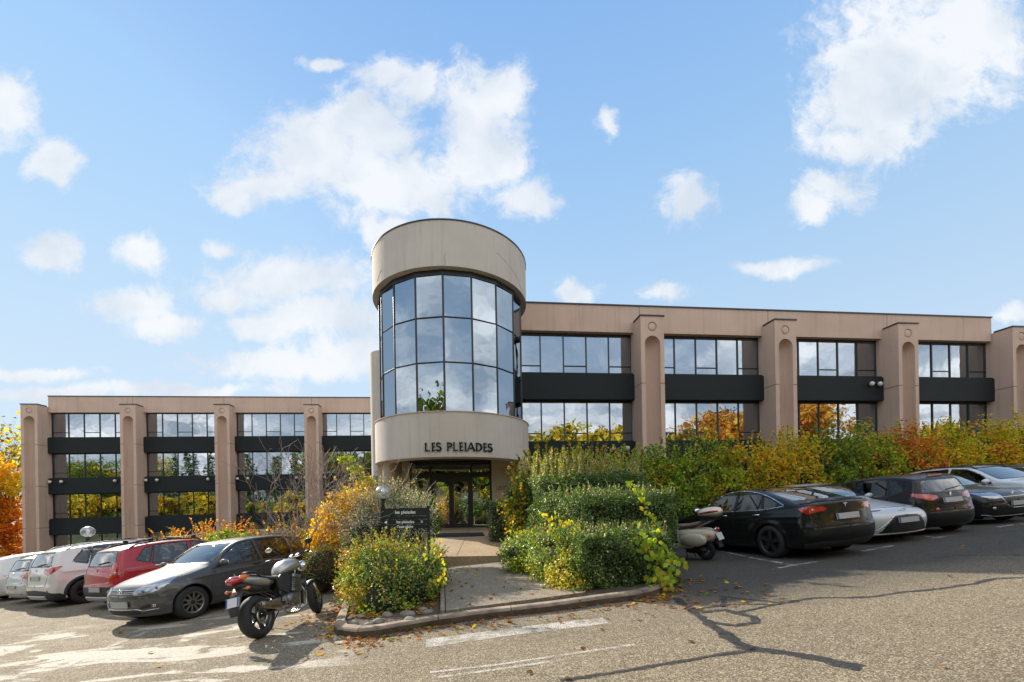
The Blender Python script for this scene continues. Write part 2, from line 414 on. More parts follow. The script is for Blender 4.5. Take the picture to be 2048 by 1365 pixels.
# path to the entrance, its edging, and the terrace step
PATHM = mat('path_asphalt', (.19, .165, .14), .85, var=.2, vs=2)
t = NT(PATHM); b_ = PATHM.node_tree.nodes['Principled BSDF']; o_ = t.n('ShaderNodeTexCoord').outputs['Object']
vv = t.n('ShaderNodeSeparateColor', {0: t.n('ShaderNodeTexVoronoi', {'Vector': o_, 'Scale': 80.0}).outputs['Color']}).outputs[0]
cc = t.mix(t.mr(vv, .2, .9, 0, .7), (.15, .120, .085), (.40, .34, .25)); cc = t.mix(t.mr(t.noise(o_, 50, 3, .7), .5, .7, 0, .6), cc, (.06, .055, .048))
t.t.links.new(cc, b_.inputs['Base Color']); t.t.links.new(t.bump(vv, .7, .005), b_.inputs['Normal'])
TERR = mat('exposed_aggregate', (.34, .24, .14), .85)
t = NT(TERR); b_ = TERR.node_tree.nodes['Principled BSDF']; o_ = t.n('ShaderNodeTexCoord').outputs['Object']
vv = t.n('ShaderNodeSeparateColor', {0: t.n('ShaderNodeTexVoronoi', {'Vector': o_, 'Scale': 60.0}).outputs['Color']}).outputs[0]
cc = t.mix(t.mr(vv, .1, .9), (.22, .145, .08), (.46, .34, .21)); cc = t.mix(t.mr(t.noise(o_, .9, 5, .6), .4, .7, 0, .5), cc, (.20, .14, .085))
t.t.links.new(cc, b_.inputs['Base Color']); t.t.links.new(t.bump(vv, .6, .005), b_.inputs['Normal'])
def zpath(y): return 0.085 + max(0, y-6.5)*.0
PL = [pg(888, 1232, .13), pg(884, 1180, .1)]
pathl = [(-1.03, 6.45), (-1.32, 8.2), (-1.75, 11.2)]; pathr = [(1.15, 6.85), (.75, 8.2), (.05, 11.2)]
b = MB()
V = []; rows = 12
def lerpline(L_, y):
    for (x0, y0), (x1, y1) in zip(L_[:-1], L_[1:]):
        if y <= y1 or (x1, y1) == L_[-1]: return x0+(x1-x0)*(y-y0)/(y1-y0)
def path_z(x, y): return G(x, y)+.125+max(0, (y-6.5))*.018
for i in range(rows+1):
    f = i/rows
    for L_ in (pathl, pathr):
        y = L_[0][1]+(L_[-1][1]-L_[0][1])*f; x = lerpline(L_, y); V.append((x, y, path_z(x, y)))
F = [[2*i, 2*i+1, 2*i+3, 2*i+2] for i in range(rows)]
b.add(V, F, 0, True); V2 = [(x, y, z-.25) for x, y, z in V]
b.add(V+V2, [[2*i, 2*i+2, 2*rows+2+2*i+2, 2*rows+2+2*i][::-1] for i in range(rows)]+[[2*i+1, 2*i+3, 2*rows+2+2*i+3, 2*rows+2+2*i+1] for i in range(rows)]+[[0, 2*rows+2, 2*rows+3, 1]])
tag(b.build('path', PATHM), kind='structure')
ed = MB(); rings = []
for i in range(rows+1):
    y = pathl[0][1]+(pathl[-1][1]-pathl[0][1])*i/rows; x = lerpline(pathl, y)-.005; z = path_z(x, y)+.012
    rings.append([Vector((x-.08, y, z-.3)), Vector((x-.08, y, z)), Vector((x-.012, y, z)), Vector((x-.003, y, z-.3))])
ed.loft(rings, 0, False)
tag(ed.build('path_edging', KERB), 'narrow concrete edging strip on the left side of the entrance path', 'edging')
# terrace in front of the doors
def tz(y): return .20+(y-11.2)*(.5-.20)/8.2
b = MB(); tp = [(-2.3, 11.2), (1.2, 11.2), (2.4, 15), (2.4, 19.4), (-7.0, 19.4), (-6.5, 17), (-3.4, 15)]
n = len(tp); V = [(x, y, tz(y)) for x, y in tp]; b.add(V, [list(range(n))]); b.add(V+[(x, y, z-.9) for x, y, z in V], [[i, (i+1) % n, n+(i+1) % n, n+i][::-1] for i in range(n)])
tag(b.build('terrace', TERR), kind='structure')
JM = mat('joint', (.16, .12, .08), .9)
b = MB()
for (x0, y0, x1, y1) in ((-1.5, 11.3, -1.9, 19), (-.2, 11.3, .1, 19), (-3.1, 14.2, 1.8, 14.2), (-3.6, 16.6, 2.2, 16.6)):
    d = Vector((x1-x0, y1-y0, 0)).normalized(); q = Vector((-d.y, d.x, 0))*.012
    P = [Vector((x0, y0, 0))-q, Vector((x1, y1, 0))-q, Vector((x1, y1, 0))+q, Vector((x0, y0, 0))+q]
    b.add([(p.x, p.y, tz(p.y)+.004) for p in P], [[0, 1, 2, 3]])
tag(b.build('terrace_joints', JM), kind='structure')
# door mat
MATM = mat('rubber_mat', (.02, .03, .035), .8, bump=.5, bs=200)
b = MB(); b.box((0, 0, 0), (1.9, 1.25, .02), 0)
for i in range(17): b.box((0, -.59+i*.0735, .013), (1.82, .03, .012), 0)
o = b.build('door_mat', MATM); o.location = (-2.05, 16.2, tz(16.2)+.014); o.rotation_euler = (math.atan(.0213), 0, .12)
tag(o, 'dark ribbed rubber mat on the terrace before the glass doors', 'door mat')

# painted markings (thin sheets with worn edges)
PAINT = mat('worn_paint', (.62, .60, .55), .85)
t = NT(PAINT); b_ = PAINT.node_tree.nodes['Principled BSDF']; o_ = t.n('ShaderNodeTexCoord').outputs['Object']
al = t.math('ADD', t.mr(t.noise(o_, 75, 4, .75), .44, .54, .12, .95), 0, clamp=True)
al = t.math('MULTIPLY', al, t.mr(t.noise(o_, 3.5, 6, .7), .40, .58, .15, .9))
t.t.links.new(al, b_.inputs['Alpha'])
TAR = mat('tar_seal', (.035, .034, .034), .5, var=.3, vs=9)
t = NT(TAR); b_ = TAR.node_tree.nodes['Principled BSDF']; o_ = t.n('ShaderNodeTexCoord').outputs['Object']
t.t.links.new(t.mr(t.noise(o_, 28, 5, .75), .36, .52, .05, .95), b_.inputs['Alpha'])
def ribbon(bm, pts, wd, dz, jit=.0):
    P = []
    for a, c in zip(pts[:-1], pts[1:]):
        n = max(1, int((c-a).length/.09))
        for i in range(n): P.append(a.lerp(c, i/n))
    P.append(pts[-1]); V = []
    for i, p in enumerate(P):
        t_ = P[min(i+1, len(P)-1)]-P[max(i-1, 0)]; t_.z = 0; t_.normalize(); q = Vector((-t_.y, t_.x, 0))
        f = i/(len(P)-1); ww = (wd[0]+(wd[1]-wd[0])*f if isinstance(wd, tuple) else wd)*.5
        for s in (-1, 1):
            r = p + q*s*ww*(1+random.uniform(-jit, jit)); V.append((r.x, r.y, G(r.x, r.y)+dz))
    bm.add(V, [[2*i, 2*i+1, 2*i+3, 2*i+2] for i in range(len(P)-1)])
def mark(name, lines, m, label, cat, wd, dz=.005, jit=.05, kind='structure'):
    b = MB()
    for l in lines: ribbon(b, [pg(*q) for q in l], wd, dz, jit)
    o = b.build(name, m); tag(o, kind=kind); return o
for l in ([(1555, 1137), (1632, 1124)], [(1496, 1115), (1588, 1131)], [(1440, 1103), (1490, 1113)], [(1726, 1103), (1786, 1092)], [(1864, 1077), (1910, 1071)], [(1790, 1069), (1860, 1074)], [(1995, 1055), (2026, 1050)], [(2040, 1049), (2060, 1047)]):
    mark('bay_marking', [l], PAINT, '', '', .10)
mark('bay_marking', [[(124, 1337), (225, 1292), (300, 1262)]], PAINT, '', '', (.11, .10))
mark('bay_marking', [[(20, 1237), (130, 1221)]], PAINT, '', '', .1); mark('bay_marking', [[(180, 1240), (240, 1228)]], PAINT, '', '', .1)
mark('stop_marking', [[(852, 1288), (1040, 1262), (1212, 1242)]], PAINT, '', '', (.34, .30))
mark('worn_marking', [[(860, 1346), (1000, 1330), (1270, 1290)], [(862, 1358), (1010, 1338), (1130, 1320)]], PAINT, '', '', .05)
mark('crack_seal', [[(1352, 1196), (1400, 1235), (1470, 1285), (1512, 1300)], [(1455, 1268), (1480, 1295), (1512, 1300)], [(1512, 1300), (1600, 1310), (1670, 1327), (1722, 1337)]], TAR, '', '', (.11, .14), .006, .45)
mark('crack_seal', [[(1512, 1300), (1440, 1310), (1340, 1327), (1240, 1345), (1120, 1362)]], TAR, '', '', .06, .006, .5)
mark('crack_seal', [[(1440, 1193), (1500, 1200), (1565, 1207), (1625, 1197), (1740, 1195), (1800, 1186), (1880, 1178), (1950, 1168), (1985, 1158), (2060, 1155)], [(1565, 1207), (1480, 1225)], [(1380, 1220), (1460, 1210), (1540, 1209)], [(1450, 1193), (1445, 1215)]], TAR, '', '', .065, .006, .5)
mark('crack_seal', [[(1400, 1225), (1450, 1221), (1505, 1235), (1512, 1246), (1470, 1252), (1420, 1246)]], TAR, '', '', .10, .007, .3)
mark('crack_seal', [[(1868, 1116), (1910, 1111), (2050, 1110)], [(1830, 1072), (1960, 1070), (2050, 1061)]], TAR, '', '', .05, .006, .3)

# ------------------------------------------------------------ the office building
TH = math.atan(F_/6880); SIG = .0077; BAY = 7.17
P1 = px(1304.4, 649, 20.9)
def Bp(s, d, z):
    """s along the facade from the first pylon of the near wing, d towards the car park, z above eye level"""
    return Vector((P1.x + s*math.cos(TH) + d*math.sin(TH), P1.y + s*math.sin(TH) - d*math.cos(TH), EYE + z + SIG*s))
bld = empty('office_building', Bp(-9, 0, -2.5), 'pink rendered office building with dark bands, mirror windows and round glass entrance tower', 'building')
bld_inv = bld.matrix_world.inverted()
def bobj(mb, name, m, parent=None):
    me = mb.mesh(name, m); me.transform(bld_inv); return link(name, me, parent or bld)
def bbox(mb, s0, s1, d0, d1, z0, z1, mi=0):
    V = [Bp(s, d, z) for z in (z0, z1) for s, d in ((s0, d1), (s1, d1), (s1, d0), (s0, d0))]
    mb.add(V, [[3, 2, 1, 0], [4, 5, 6, 7], [0, 1, 5, 4], [1, 2, 6, 5], [2, 3, 7, 6], [3, 0, 4, 7]], mi)
def pylon(s0, off, zb, name='pylon'):
    """rendered pylon with roundel and arched niche; front at d=off"""
    hw, dep, zt = .60, 1.35, 9.02; nw, na, nd = .39, 8.07-.39, .52     # niche half width, springing, depth
    mb = MB(); rc, rr = 8.52, .235
    # front face with openings, as strips: outline loops
    NA = 14
    arch = [(-nw*math.cos(PI*i/NA), na+nw*math.sin(PI*i/NA)) for i in range(NA+1)]
    F2 = lambda a, z, d=0.0: Bp(s0+a, off+d, z)
    # jambs
    mb.add([F2(-hw, zb), F2(-nw, zb), F2(-nw, na), F2(-hw, na)], [[0, 1, 2, 3]]); mb.add([F2(nw, zb), F2(hw, zb), F2(hw, na), F2(nw, na)], [[0, 1, 2, 3]])
    zm = 8.2
    for i in range(NA):   # above the arch up to zm
        a, b = arch[i], arch[i+1]; mb.add([F2(*a), F2(*b), F2(b[0], zm), F2(a[0], zm)], [[0, 1, 2, 3]])
    mb.add([F2(-hw, na), F2(-nw, na), F2(-nw, zm), F2(-hw, zm)], [[0, 1, 2, 3]]); mb.add([F2(nw, na), F2(hw, na), F2(hw, zm), F2(nw, zm)], [[0, 1, 2, 3]])
    # panel with the roundel
    K = 32
    def sq(an):
        c, s = math.cos(an), math.sin(an)
        k = min(hw/abs(c) if abs(c) > 1e-6 else 9e9, ((zt-rc) if s > 0 else (rc-zm))/abs(s) if abs(s) > 1e-6 else 9e9); return (c*k, rc+s*k)
    out = [sq(2*PI*i/K) for i in range(K)]; cir = [(rr*math.cos(2*PI*i/K), rc+rr*math.sin(2*PI*i/K)) for i in range(K)]
    mb.add([F2(*p) for p in cir]+[F2(*p) for p in out], [[i, K+i, K+(i+1) % K, (i+1) % K] for i in range(K)])
    for cx, cz in ((hw, zt), (-hw, zt), (-hw, zm), (hw, zm)):     # corners cut off by the fan
        an = math.atan2(cz-rc, cx) % (2*PI); i = int(an/(2*PI)*K)
        mb.add([F2(*out[i]), F2(cx, cz), F2(*out[(i+1) % K])], [[0, 1, 2]])
    # roundel: recessed ring and dished face
    rings = [(rr, 0), (rr-.012, -.075), (rr-.045, -.075), (rr-.05, -.02), (rr*.5, -.012), (.001, -.008)]
    V = [F2(r*math.cos(2*PI*i/K), rc+r*math.sin(2*PI*i/K), d) for r, d in rings for i in range(K)]
    mb.add(V, [[j*K+i, j*K+(i+1) % K, (j+1)*K+(i+1) % K, (j+1)*K+i] for j in range(len(rings)-1) for i in range(K)], 0, True)
    # niche: curved inside with a quarter-dome head
    NH = 14
    def nic(i, z): an = PI*i/NH; return F2(-nw*math.cos(an), z, -nd*math.sin(an)**.8)
    V = [nic(i, z) for z in (zb, na) for i in range(NH+1)]
    mb.add(V, [[i, i+1, NH+2+i, NH+1+i] for i in range(NH)], 0, True)
    V = []
    for j in range(9):
        th = PI/2*j/8
        for i in range(NH+1):
            an = PI*i/NH; V.append(F2(-nw*math.cos(an)*math.cos(th), na+nw*math.sin(th)*(1 if True else 0), -nd*(math.sin(an)**.8)*math.cos(th)))
    # head: sweep half-ellipses from springing to crown
    V = []
    for j in range(9):
        th = PI/2*j/8; z = na+nw*math.sin(th); ww = nw*math.cos(th)
        for i in range(NH+1):
            an = PI*i/NH; V.append(F2(-ww*math.cos(an), z, -nd*(math.sin(an)**.8)*math.cos(th)))
    mb.add(V, [[j*(NH+1)+i, j*(NH+1)+i+1, (j+1)*(NH+1)+i+1, (j+1)*(NH+1)+i] for j in range(8) for i in range(NH)], 0, True)
    # sides, back, top
    for s in (-hw, hw): mb.add([F2(s, zb), F2(s, zt), F2(s, zt, -dep), F2(s, zb, -dep)], [[0, 1, 2, 3]])
    mb.add([F2(-hw, zt), F2(hw, zt), F2(hw, zt, -dep), F2(-hw, zt, -dep)], [[0, 1, 2, 3]])
    p = bobj(mb, name, WALL)
    c = MB(); bbox(c, s0-hw-.035, s0+hw+.035, off-.82, off+.035, zt+.002, zt+.07); bobj(c, 'capping', CAP, p)
    for z in (5.72, 2.3, -1.1):
        j = MB(); bbox(j, s0-hw-.003, s0+hw+.003, off-.9, off-.54, z, z+.028); bbox(j, s0-hw-.003, s0-nw+.002, off-.54, off+.003, z, z+.028); bbox(j, s0+nw-.002, s0+hw+.003, off-.54, off+.003, z, z+.028)
        bobj(j, 'joint', CAP, p)
    return p
ZR0, ZR1 = 8.56, 9.9
def win(sc, sd, off, ztop, zbot, s0, s1, flip=False):
    """ribbon window of one bay and storey: mirror panes in a dark frame"""
    fr = MB(); gl = MB(); dw = off-1.27; n = 5
    # all five panes are on the bay's grid, clipped to s0..s1
    g0, g1 = sc-2.985, sc+2.985; st = (g1-g0)/n
    bbox(fr, s0, s1, dw-.04, dw+.06, ztop-.07, ztop); bbox(fr, s0, s1, dw-.04, dw+.06, zbot, zbot+.05)
    xs = sorted(set([s0, s1]+[g0+i*st for i in range(n+1) if s0+.05 < g0+i*st < s1-.05]))
    for i, x in enumerate(xs):
        wd = .028 if 0 < i < len(xs)-1 else .035
        bbox(fr, max(s0, x-wd), min(s1, x+wd), dw-.035, dw+.05, zbot+.05, ztop-.07)
    for i in range(n):
        a, b = max(g0+i*st, s0), min(g0+(i+1)*st, s1)
        if b-a < .08: continue
        tl = random.uniform(-.004, .004); tk = random.uniform(-.003, .003)
        gl.add([Bp(a+.01, dw+tl, zbot+.02), Bp(b-.01, dw-tl, zbot+.02), Bp(b-.01, dw-tl+tk, ztop-.02), Bp(a+.01, dw+tl+tk, ztop-.02)], [[0, 1, 2, 3]])
        if i % 2 == 0: bbox(fr, a+.02, b-.02, dw-.03, dw+.04, zbot+.42, zbot+.47)
    wo_ = bobj(gl, 'window', GLASS); bobj(fr, 'window_frame', FRAME, wo_); return wo_
def spandrel(off, s0, s1, z0, z1):
    b = MB(); bbox(b, s0, s1, off-1.3, off-.83, z0, z1); bbox(b, s0+.14, s1-.14, off-1.3, off-.87, z1+.001, z1+.07)
    return bobj(b, 'spandrel', BAND)
def parapet(off, s0, s1, joints):
    b = MB(); bbox(b, s0, s1, off-1.6, off-.9, ZR0, ZR1); p = bobj(b, 'parapet', WALL)
    c = MB(); bbox(c, s0-.03, s1+.03, off-1.65, off-.86, ZR1+.001, ZR1+.07); bobj(c, 'capping', CAP, p)
    for x in joints: j = MB(); bbox(j, x-.012, x+.012, off-.92, off-.897, ZR0, ZR1); bobj(j, 'joint', CAP, p)
def wall_lamp(s, off, z):
    b = MB(); c = Bp(s, off-.83+.16, z); b.ball(c, .125, 14); o = bobj(b, 'wall_lamp', LAMPW)
    a = MB(); a.tube([Bp(s, off-.84, z), Bp(s, off-.78, z)], .05, 10); bobj(a, 'lamp_bracket', FRAME, o)
LAMPW = mat('lamp_glass', (.62, .60, .55), .25, coat=.4)
# storeys: (window top, window bottom)
ST = [(8.56, 6.47), (5.13, 3.04), (1.72, -.37), (-1.70, -3.2)]
BD = [(5.13, 6.40), (1.72, 2.97), (-1.70, -.44)]
def wing(off, spy, sL, sR, zb, storeys, roofL, roofR):
    for s in spy: pylon(s, off, zb)
    parapet(off, roofL, roofR, [s-.25 for s in spy if roofL < s-.25 < roofR])
    edges = [(a+.6, b-.6, (a+b)/2) for a, b in zip(spy[:-1], spy[1:])]
    if sR is not None: edges.append((spy[-1]+.6, sR, spy[-1]+BAY/2))
    if sL is not None: edges.insert(0, (sL, spy[0]-.6, spy[0]-BAY/2))
    for a, b, c in edges:
        for i in range(storeys):
            win(c, 0, off, ST[i][0], ST[i][1], a, b)
            if i < 3: spandrel(off, a-(.09 if a > c-3.2 else 0), b+(.09 if b < c+3.2 else 0), BD[i][0], BD[i][1])
    # carcass behind the glazing, flat roof
    b = MB(); bbox(b, roofL+.05, roofR-.05, off-14, off-1.62, zb, 9.6); bobj(b, 'wall', WALL)
OFFL = -19.3; SL1 = -44.25; BAYL = 7.30
wing(0, [0, BAY, 2*BAY, 3*BAY], -8.6, None, -1.6, 3, -8.6, 3*BAY-.65)
wing(OFFL, [SL1+i*BAYL for i in range(4)], None, SL1+4.9*BAYL, -6, 4, SL1+.65, SL1+4.9*BAYL)
for i in range(4):
    for ds in (.85, 1.7): wall_lamp(SL1+i*BAYL+ds, OFFL, 2.72)
    for ds in (-1.55, -.85):
        if i: wall_lamp(SL1+i*BAYL+ds, OFFL, 2.72)
for s in (BAY+.95, 2*BAY-1.0, 2*BAY-1.5): wall_lamp(s, 0, 6.0)
for s in (-1.9, -1.1): wall_lamp(s, 0, 2.62)

# ---- round entrance tower
TC = px(904, 700, 19.2); TC = Vector((TC.x, TC.y, 0)); RTW, RG = 3.38, 3.12
def ring(mb, r0, r1, z0, z1, seg=96, mi=0, a0=0, a1=2*PI):
    """annular wall r0 inside, r1 outside"""
    Mt = Matrix.Translation((TC.x, TC.y, EYE))
    mb.lathe([(r0, z0), (r1, z0)], seg, mi, Mt, False); mb.lathe([(r1, z0), (r1, z1)], seg, mi, Mt, True); mb.lathe([(r1, z1), (r0, z1)], seg, mi, Mt, False); mb.lathe([(r0, z1), (r0, z0)], seg, mi, Mt, True)
tw = MB(); ring(tw, RG-.3, RTW, 8.85, 10.56); up = bobj(tw, 'upper_drum', WALLW)
c = MB(); ring(c, RTW-.25, RTW+.025, 10.562, 10.61); bobj(c, 'capping', CAP, up)
rf = MB(); rf.lathe([(0.01, 10.2), (RG, 10.2)], 48, 0, Matrix.Translation((TC.x, TC.y, EYE))); bobj(rf, 'roof', CAP)
lw = MB(); ring(lw, RG-.5, RTW, 1.74, 3.42); lo = bobj(lw, 'lower_drum', WALLW); c = MB(); ring(c, RTW-.2, RTW+.03, 3.422, 3.455); bobj(c, 'capping', WALL, lo)
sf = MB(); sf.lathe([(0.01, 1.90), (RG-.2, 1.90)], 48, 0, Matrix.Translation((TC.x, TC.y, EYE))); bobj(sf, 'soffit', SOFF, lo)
# curtain wall of 18 facets, three rows
ROWS = [(8.80, 7.07), (7.07, 5.36), (5.36, 3.3)]
cw = empty('curtain_wall'); cw.parent = bld
a0 = math.radians(2.1+10)
def tpt(an, r, z): return Vector((TC.x+r*math.sin(an), TC.y-r*math.cos(an), EYE+z))
for k in range(-6, 7):
    an0, an1 = a0+math.radians(20*(k-.5)), a0+math.radians(20*(k+.5))
    for (zt, zb) in ROWS:
        g = MB(); e = random.uniform(-.006, .006); e2 = random.uniform(-.006, .006); q = math.radians(.35)
        g.add([tpt(an0+q, RG+e, zb+.02), tpt(an1-q, RG-e, zb+.02), tpt(an1-q, RG-e+e2, zt-.02), tpt(an0+q, RG+e+e2, zt-.02)], [[0, 1, 2, 3]])
        bobj(g, 'glass_panel', GLASST, cw)
fr = MB()
for k in range(-6, 8):
    an = a0+math.radians(20*(k-.5)); fr.tube([tpt(an, RG, 3.3), tpt(an, RG, 8.85)], .040, 8, smooth=False)
    if k < 7:
        an1 = an+math.radians(20)
        for z in (7.07, 5.36): fr.tube([tpt(an, RG, z), tpt(an1, RG, z)], .032, 6, smooth=False)
        A, B_ = tpt(an, RG, 8.80), tpt(an1, RG, 8.80); n_ = Vector(((A+B_).x/2-TC.x, (A+B_).y/2-TC.y, 0)).normalized()
        fr.add([A-n_*.04+Vector((0, 0, -.14)), B_-n_*.04+Vector((0, 0, -.14)), B_-n_*.04+Vector((0, 0, .06)), A-n_*.04+Vector((0, 0, .06)), A+n_*.04+Vector((0, 0, -.14)), B_+n_*.04+Vector((0, 0, -.14)), B_+n_*.04+Vector((0, 0, .06)), A+n_*.04+Vector((0, 0, .06))],
               [[4, 5, 6, 7], [0, 1, 5, 4], [3, 2, 6, 7]])
bobj(fr, 'mullions', FRAME, cw)
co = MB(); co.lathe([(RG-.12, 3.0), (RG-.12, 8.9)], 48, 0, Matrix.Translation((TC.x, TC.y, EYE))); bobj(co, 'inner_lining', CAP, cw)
# cracks in the upper drum
ck = MB()
def crack(pts):
    ck.tube([tpt(math.radians(a), RTW+.001, z) for a, z in pts], .006, 4, smooth=False)
crack([(4, 8.87), (4.4, 9.05), (4.1, 9.2), (4.6, 9.35)]); crack([(-53, 9.0), (-49, 9.2), (-45, 9.32)])
crack([(40, 9.75), (47, 9.6), (54, 9.45), (60, 9.3), (66, 9.05), (71, 8.95)]); bobj(ck, 'crack', CAP, up)
# stair turret behind the tower on the left
tt = px(775, 860, 24.5); r_ = MB(); Mt = Matrix.Translation((tt.x+.1, tt.y, EYE))
RT = 1.0
r_.lathe([(RT, -.7), (RT, .05)], 48, 0, Mt); r_.lathe([(RT, 1.62), (RT, 8.55), (RT-.3, 8.55), (RT-.3, 8.0)], 48, 0, Mt, False); bobj(r_, 'stair_turret', WALLW)
r2 = MB(); r2.lathe([(RT-.01, .05), (RT-.01, 1.62)], 48, 0, Mt); r2.lathe([(RT-.02, -6), (RT-.02, -.7)], 48, 0, Mt); bobj(r2, 'turret_window', mat('turret_band', (.10, .105, .14), .5))
lk = MB(); bbox(lk, -11.2, -8.7, -19.2, -3.5, -5, 8.2); bobj(lk, 'link_wall', WALL)
# ---- entrance under the lower drum
ent = MB(); zf = .5-EYE
def wx(x0, x1, y0, y1, z0, z1, mb, mi=0): mb.box(((x0+x1)/2, (y0+y1)/2, EYE+(z0+z1)/2), (x1-x0, y1-y0, z1-z0), mi)
RC = Matrix.Rotation(TH, 4, 'Z')
E0 = px(823, 1055, 19.3); E1 = px(985, 1055, 19.3)
ex0, ex1, ey = E0.x, E1.x, 19.3
wx(ex0-1.28, ex0-.88, 18.6, 19.6, zf-.3, 1.92, ent); wx(ex0-.34, ex0-.02, 19.15, 19.6, zf-.3, 1.92, ent)
ent2 = MB(); wx(ex1+.02, ex1+1.35, 18.9, 19.5, zf-.3, 1.92, ent2); wx(ex0-1.25, ex0-.3, 19.5, 19.8, zf-.3, 1.92, ent)
ent.lathe([(.29, zf-.3), (.29, 1.9)], 28, 0, Matrix.Translation((ex0-.60, 18.1, EYE)))
wx(ex1+1.2, ex1+1.75, 17.7, 18.9, zf-.5, 1.92, ent2)
ENTM = render_mat('cream_render', (.50, .42, .30), (.55, .47, .35), .25); bobj(ent, 'entrance_wall', ENTM); bobj(ent2, 'entrance_wall', ENTM)
ef = MB(); gw = ex1-ex0
def xf(p): return ex0 + (p-823)/162*gw
def zf_(y): return (1007.5-y)*19.3/F_
for p in (823, 863, 944.5, 983): wx(xf(p)-.055, xf(p)+.055, ey-.06, ey+.06, zf, 1.86, ef)
wx(ex0, ex1, ey-.055, ey+.055, 1.72, 1.88, ef); wx(ex0, ex1, ey-.055, ey+.055, zf_(956), zf_(947), ef); wx(xf(863), xf(944), ey-.05, ey+.05, zf_(961), zf_(956), ef); wx(ex0, ex1, ey-.055, ey+.055, zf, zf+.06, ef)
bobj(ef, 'entrance_frame', FRAME)
eg = MB()
for a, b_ in ((823, 863), (863, 944.5), (944.5, 983)): wx(xf(a)+.05, xf(b_)-.05, ey-.01, ey+.01, zf_(946), 1.74, eg)
for a, b_ in ((823, 863), (944.5, 983)): wx(xf(a)+.05, xf(b_)-.05, ey-.01, ey+.01, zf+.05, zf_(956), eg)
bobj(eg, 'entrance_glazing', GLASSD)
for a, b_, hs in ((866, 904, 1), (904, 942, -1)):
    d = MB(); x0, x1, z0, z1 = xf(a)+.01, xf(b_)-.01, zf+.03, zf_(961)
    for q0, q1 in ((x0, x0+.10), (x1-.10, x1)): wx(q0, q1, ey-.045, ey+.03, z0, z1, d)
    wx(x0+.1, x1-.1, ey-.045, ey+.03, z1-.08, z1, d); wx(x0+.1, x1-.1, ey-.045, ey+.03, z0, z0+.14, d)
    dd = bobj(d, 'door', FRAME); g = MB(); wx(x0+.1, x1-.1, ey-.012, ey, z0+.14, z1-.08, g); bobj(g, 'door_glass', GLASSD, dd)
    h = MB(); hx = (x1-.16) if hs > 0 else (x0+.16)
    h.tube([(hx, ey-.05, EYE+zf+.85), (hx, ey-.11, EYE+zf+.87), (hx, ey-.11, EYE+zf+1.35), (hx, ey-.05, EYE+zf+1.37)], .014, 8); bobj(h, 'door_handle', mat('steel', (.5, .5, .5), .3, 1.), dd)
PAPER = mat('paper', (.62, .62, .58), .7)
b = MB(); wx(xf(948), xf(958), ey-.075, ey-.062, zf_(1000), zf_(986), b); bobj(b, 'door_notice', PAPER)
# hall behind the glass is closed by a dark core; downlights in the soffit
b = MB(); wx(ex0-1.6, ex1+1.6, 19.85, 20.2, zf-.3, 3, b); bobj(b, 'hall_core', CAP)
b = MB()
for x, y in ((-3.6, 17.0), (-1.5, 17.0), (-3.6, 18.2), (-1.7, 18.2)): b.lathe([(.001, 1.885), (.05, 1.885)], 12, 0, Matrix.Translation((x, y, EYE)))
bobj(b, 'downlight', PAPER, lo)

# ------------------------------------------------------------ vegetation
_perm = rng.random((64, 64, 64))
def vnoise(P, sc):
    q = P*sc; i = np.floor(q).astype(int); f = q-i; f = f*f*(3-2*f); r = 0
    for a in (0, 1):
        for b in (0, 1):
            for c in (0, 1):
                w_ = (f[:, 0] if a else 1-f[:, 0])*(f[:, 1] if b else 1-f[:, 1])*(f[:, 2] if c else 1-f[:, 2])
                r = r + w_*_perm[(i[:, 0]+a) % 64, (i[:, 1]+b) % 64, (i[:, 2]+c) % 64]
    return r
def unit(v): return v/np.maximum(np.linalg.norm(v, axis=1, keepdims=True), 1e-9)
def colours(P, pal, patch=1.2, mixr=.5, jit=.18):
    """pick palette colours in patches: pal = [(colour, weight)]"""
    n = len(P); w_ = np.array([p[1] for p in pal], float); w_ /= w_.sum(); cum = np.cumsum(w_)
    f = vnoise(P+11.3, patch)*.65+vnoise(P+3.1, patch*3)*.35
    f = (np.argsort(np.argsort(f))+.5)/n
    r = np.where(rng.random(n) < mixr, rng.random(n), f)
    k = np.minimum(np.searchsorted(cum, r), len(pal)-1)
    C = np.array([p[0] for p in pal])[k]
    return np.clip(C*(1+rng.normal(0, jit, (n, 1)))*(1+rng.normal(0, .05, (n, 3))), .004, .95)
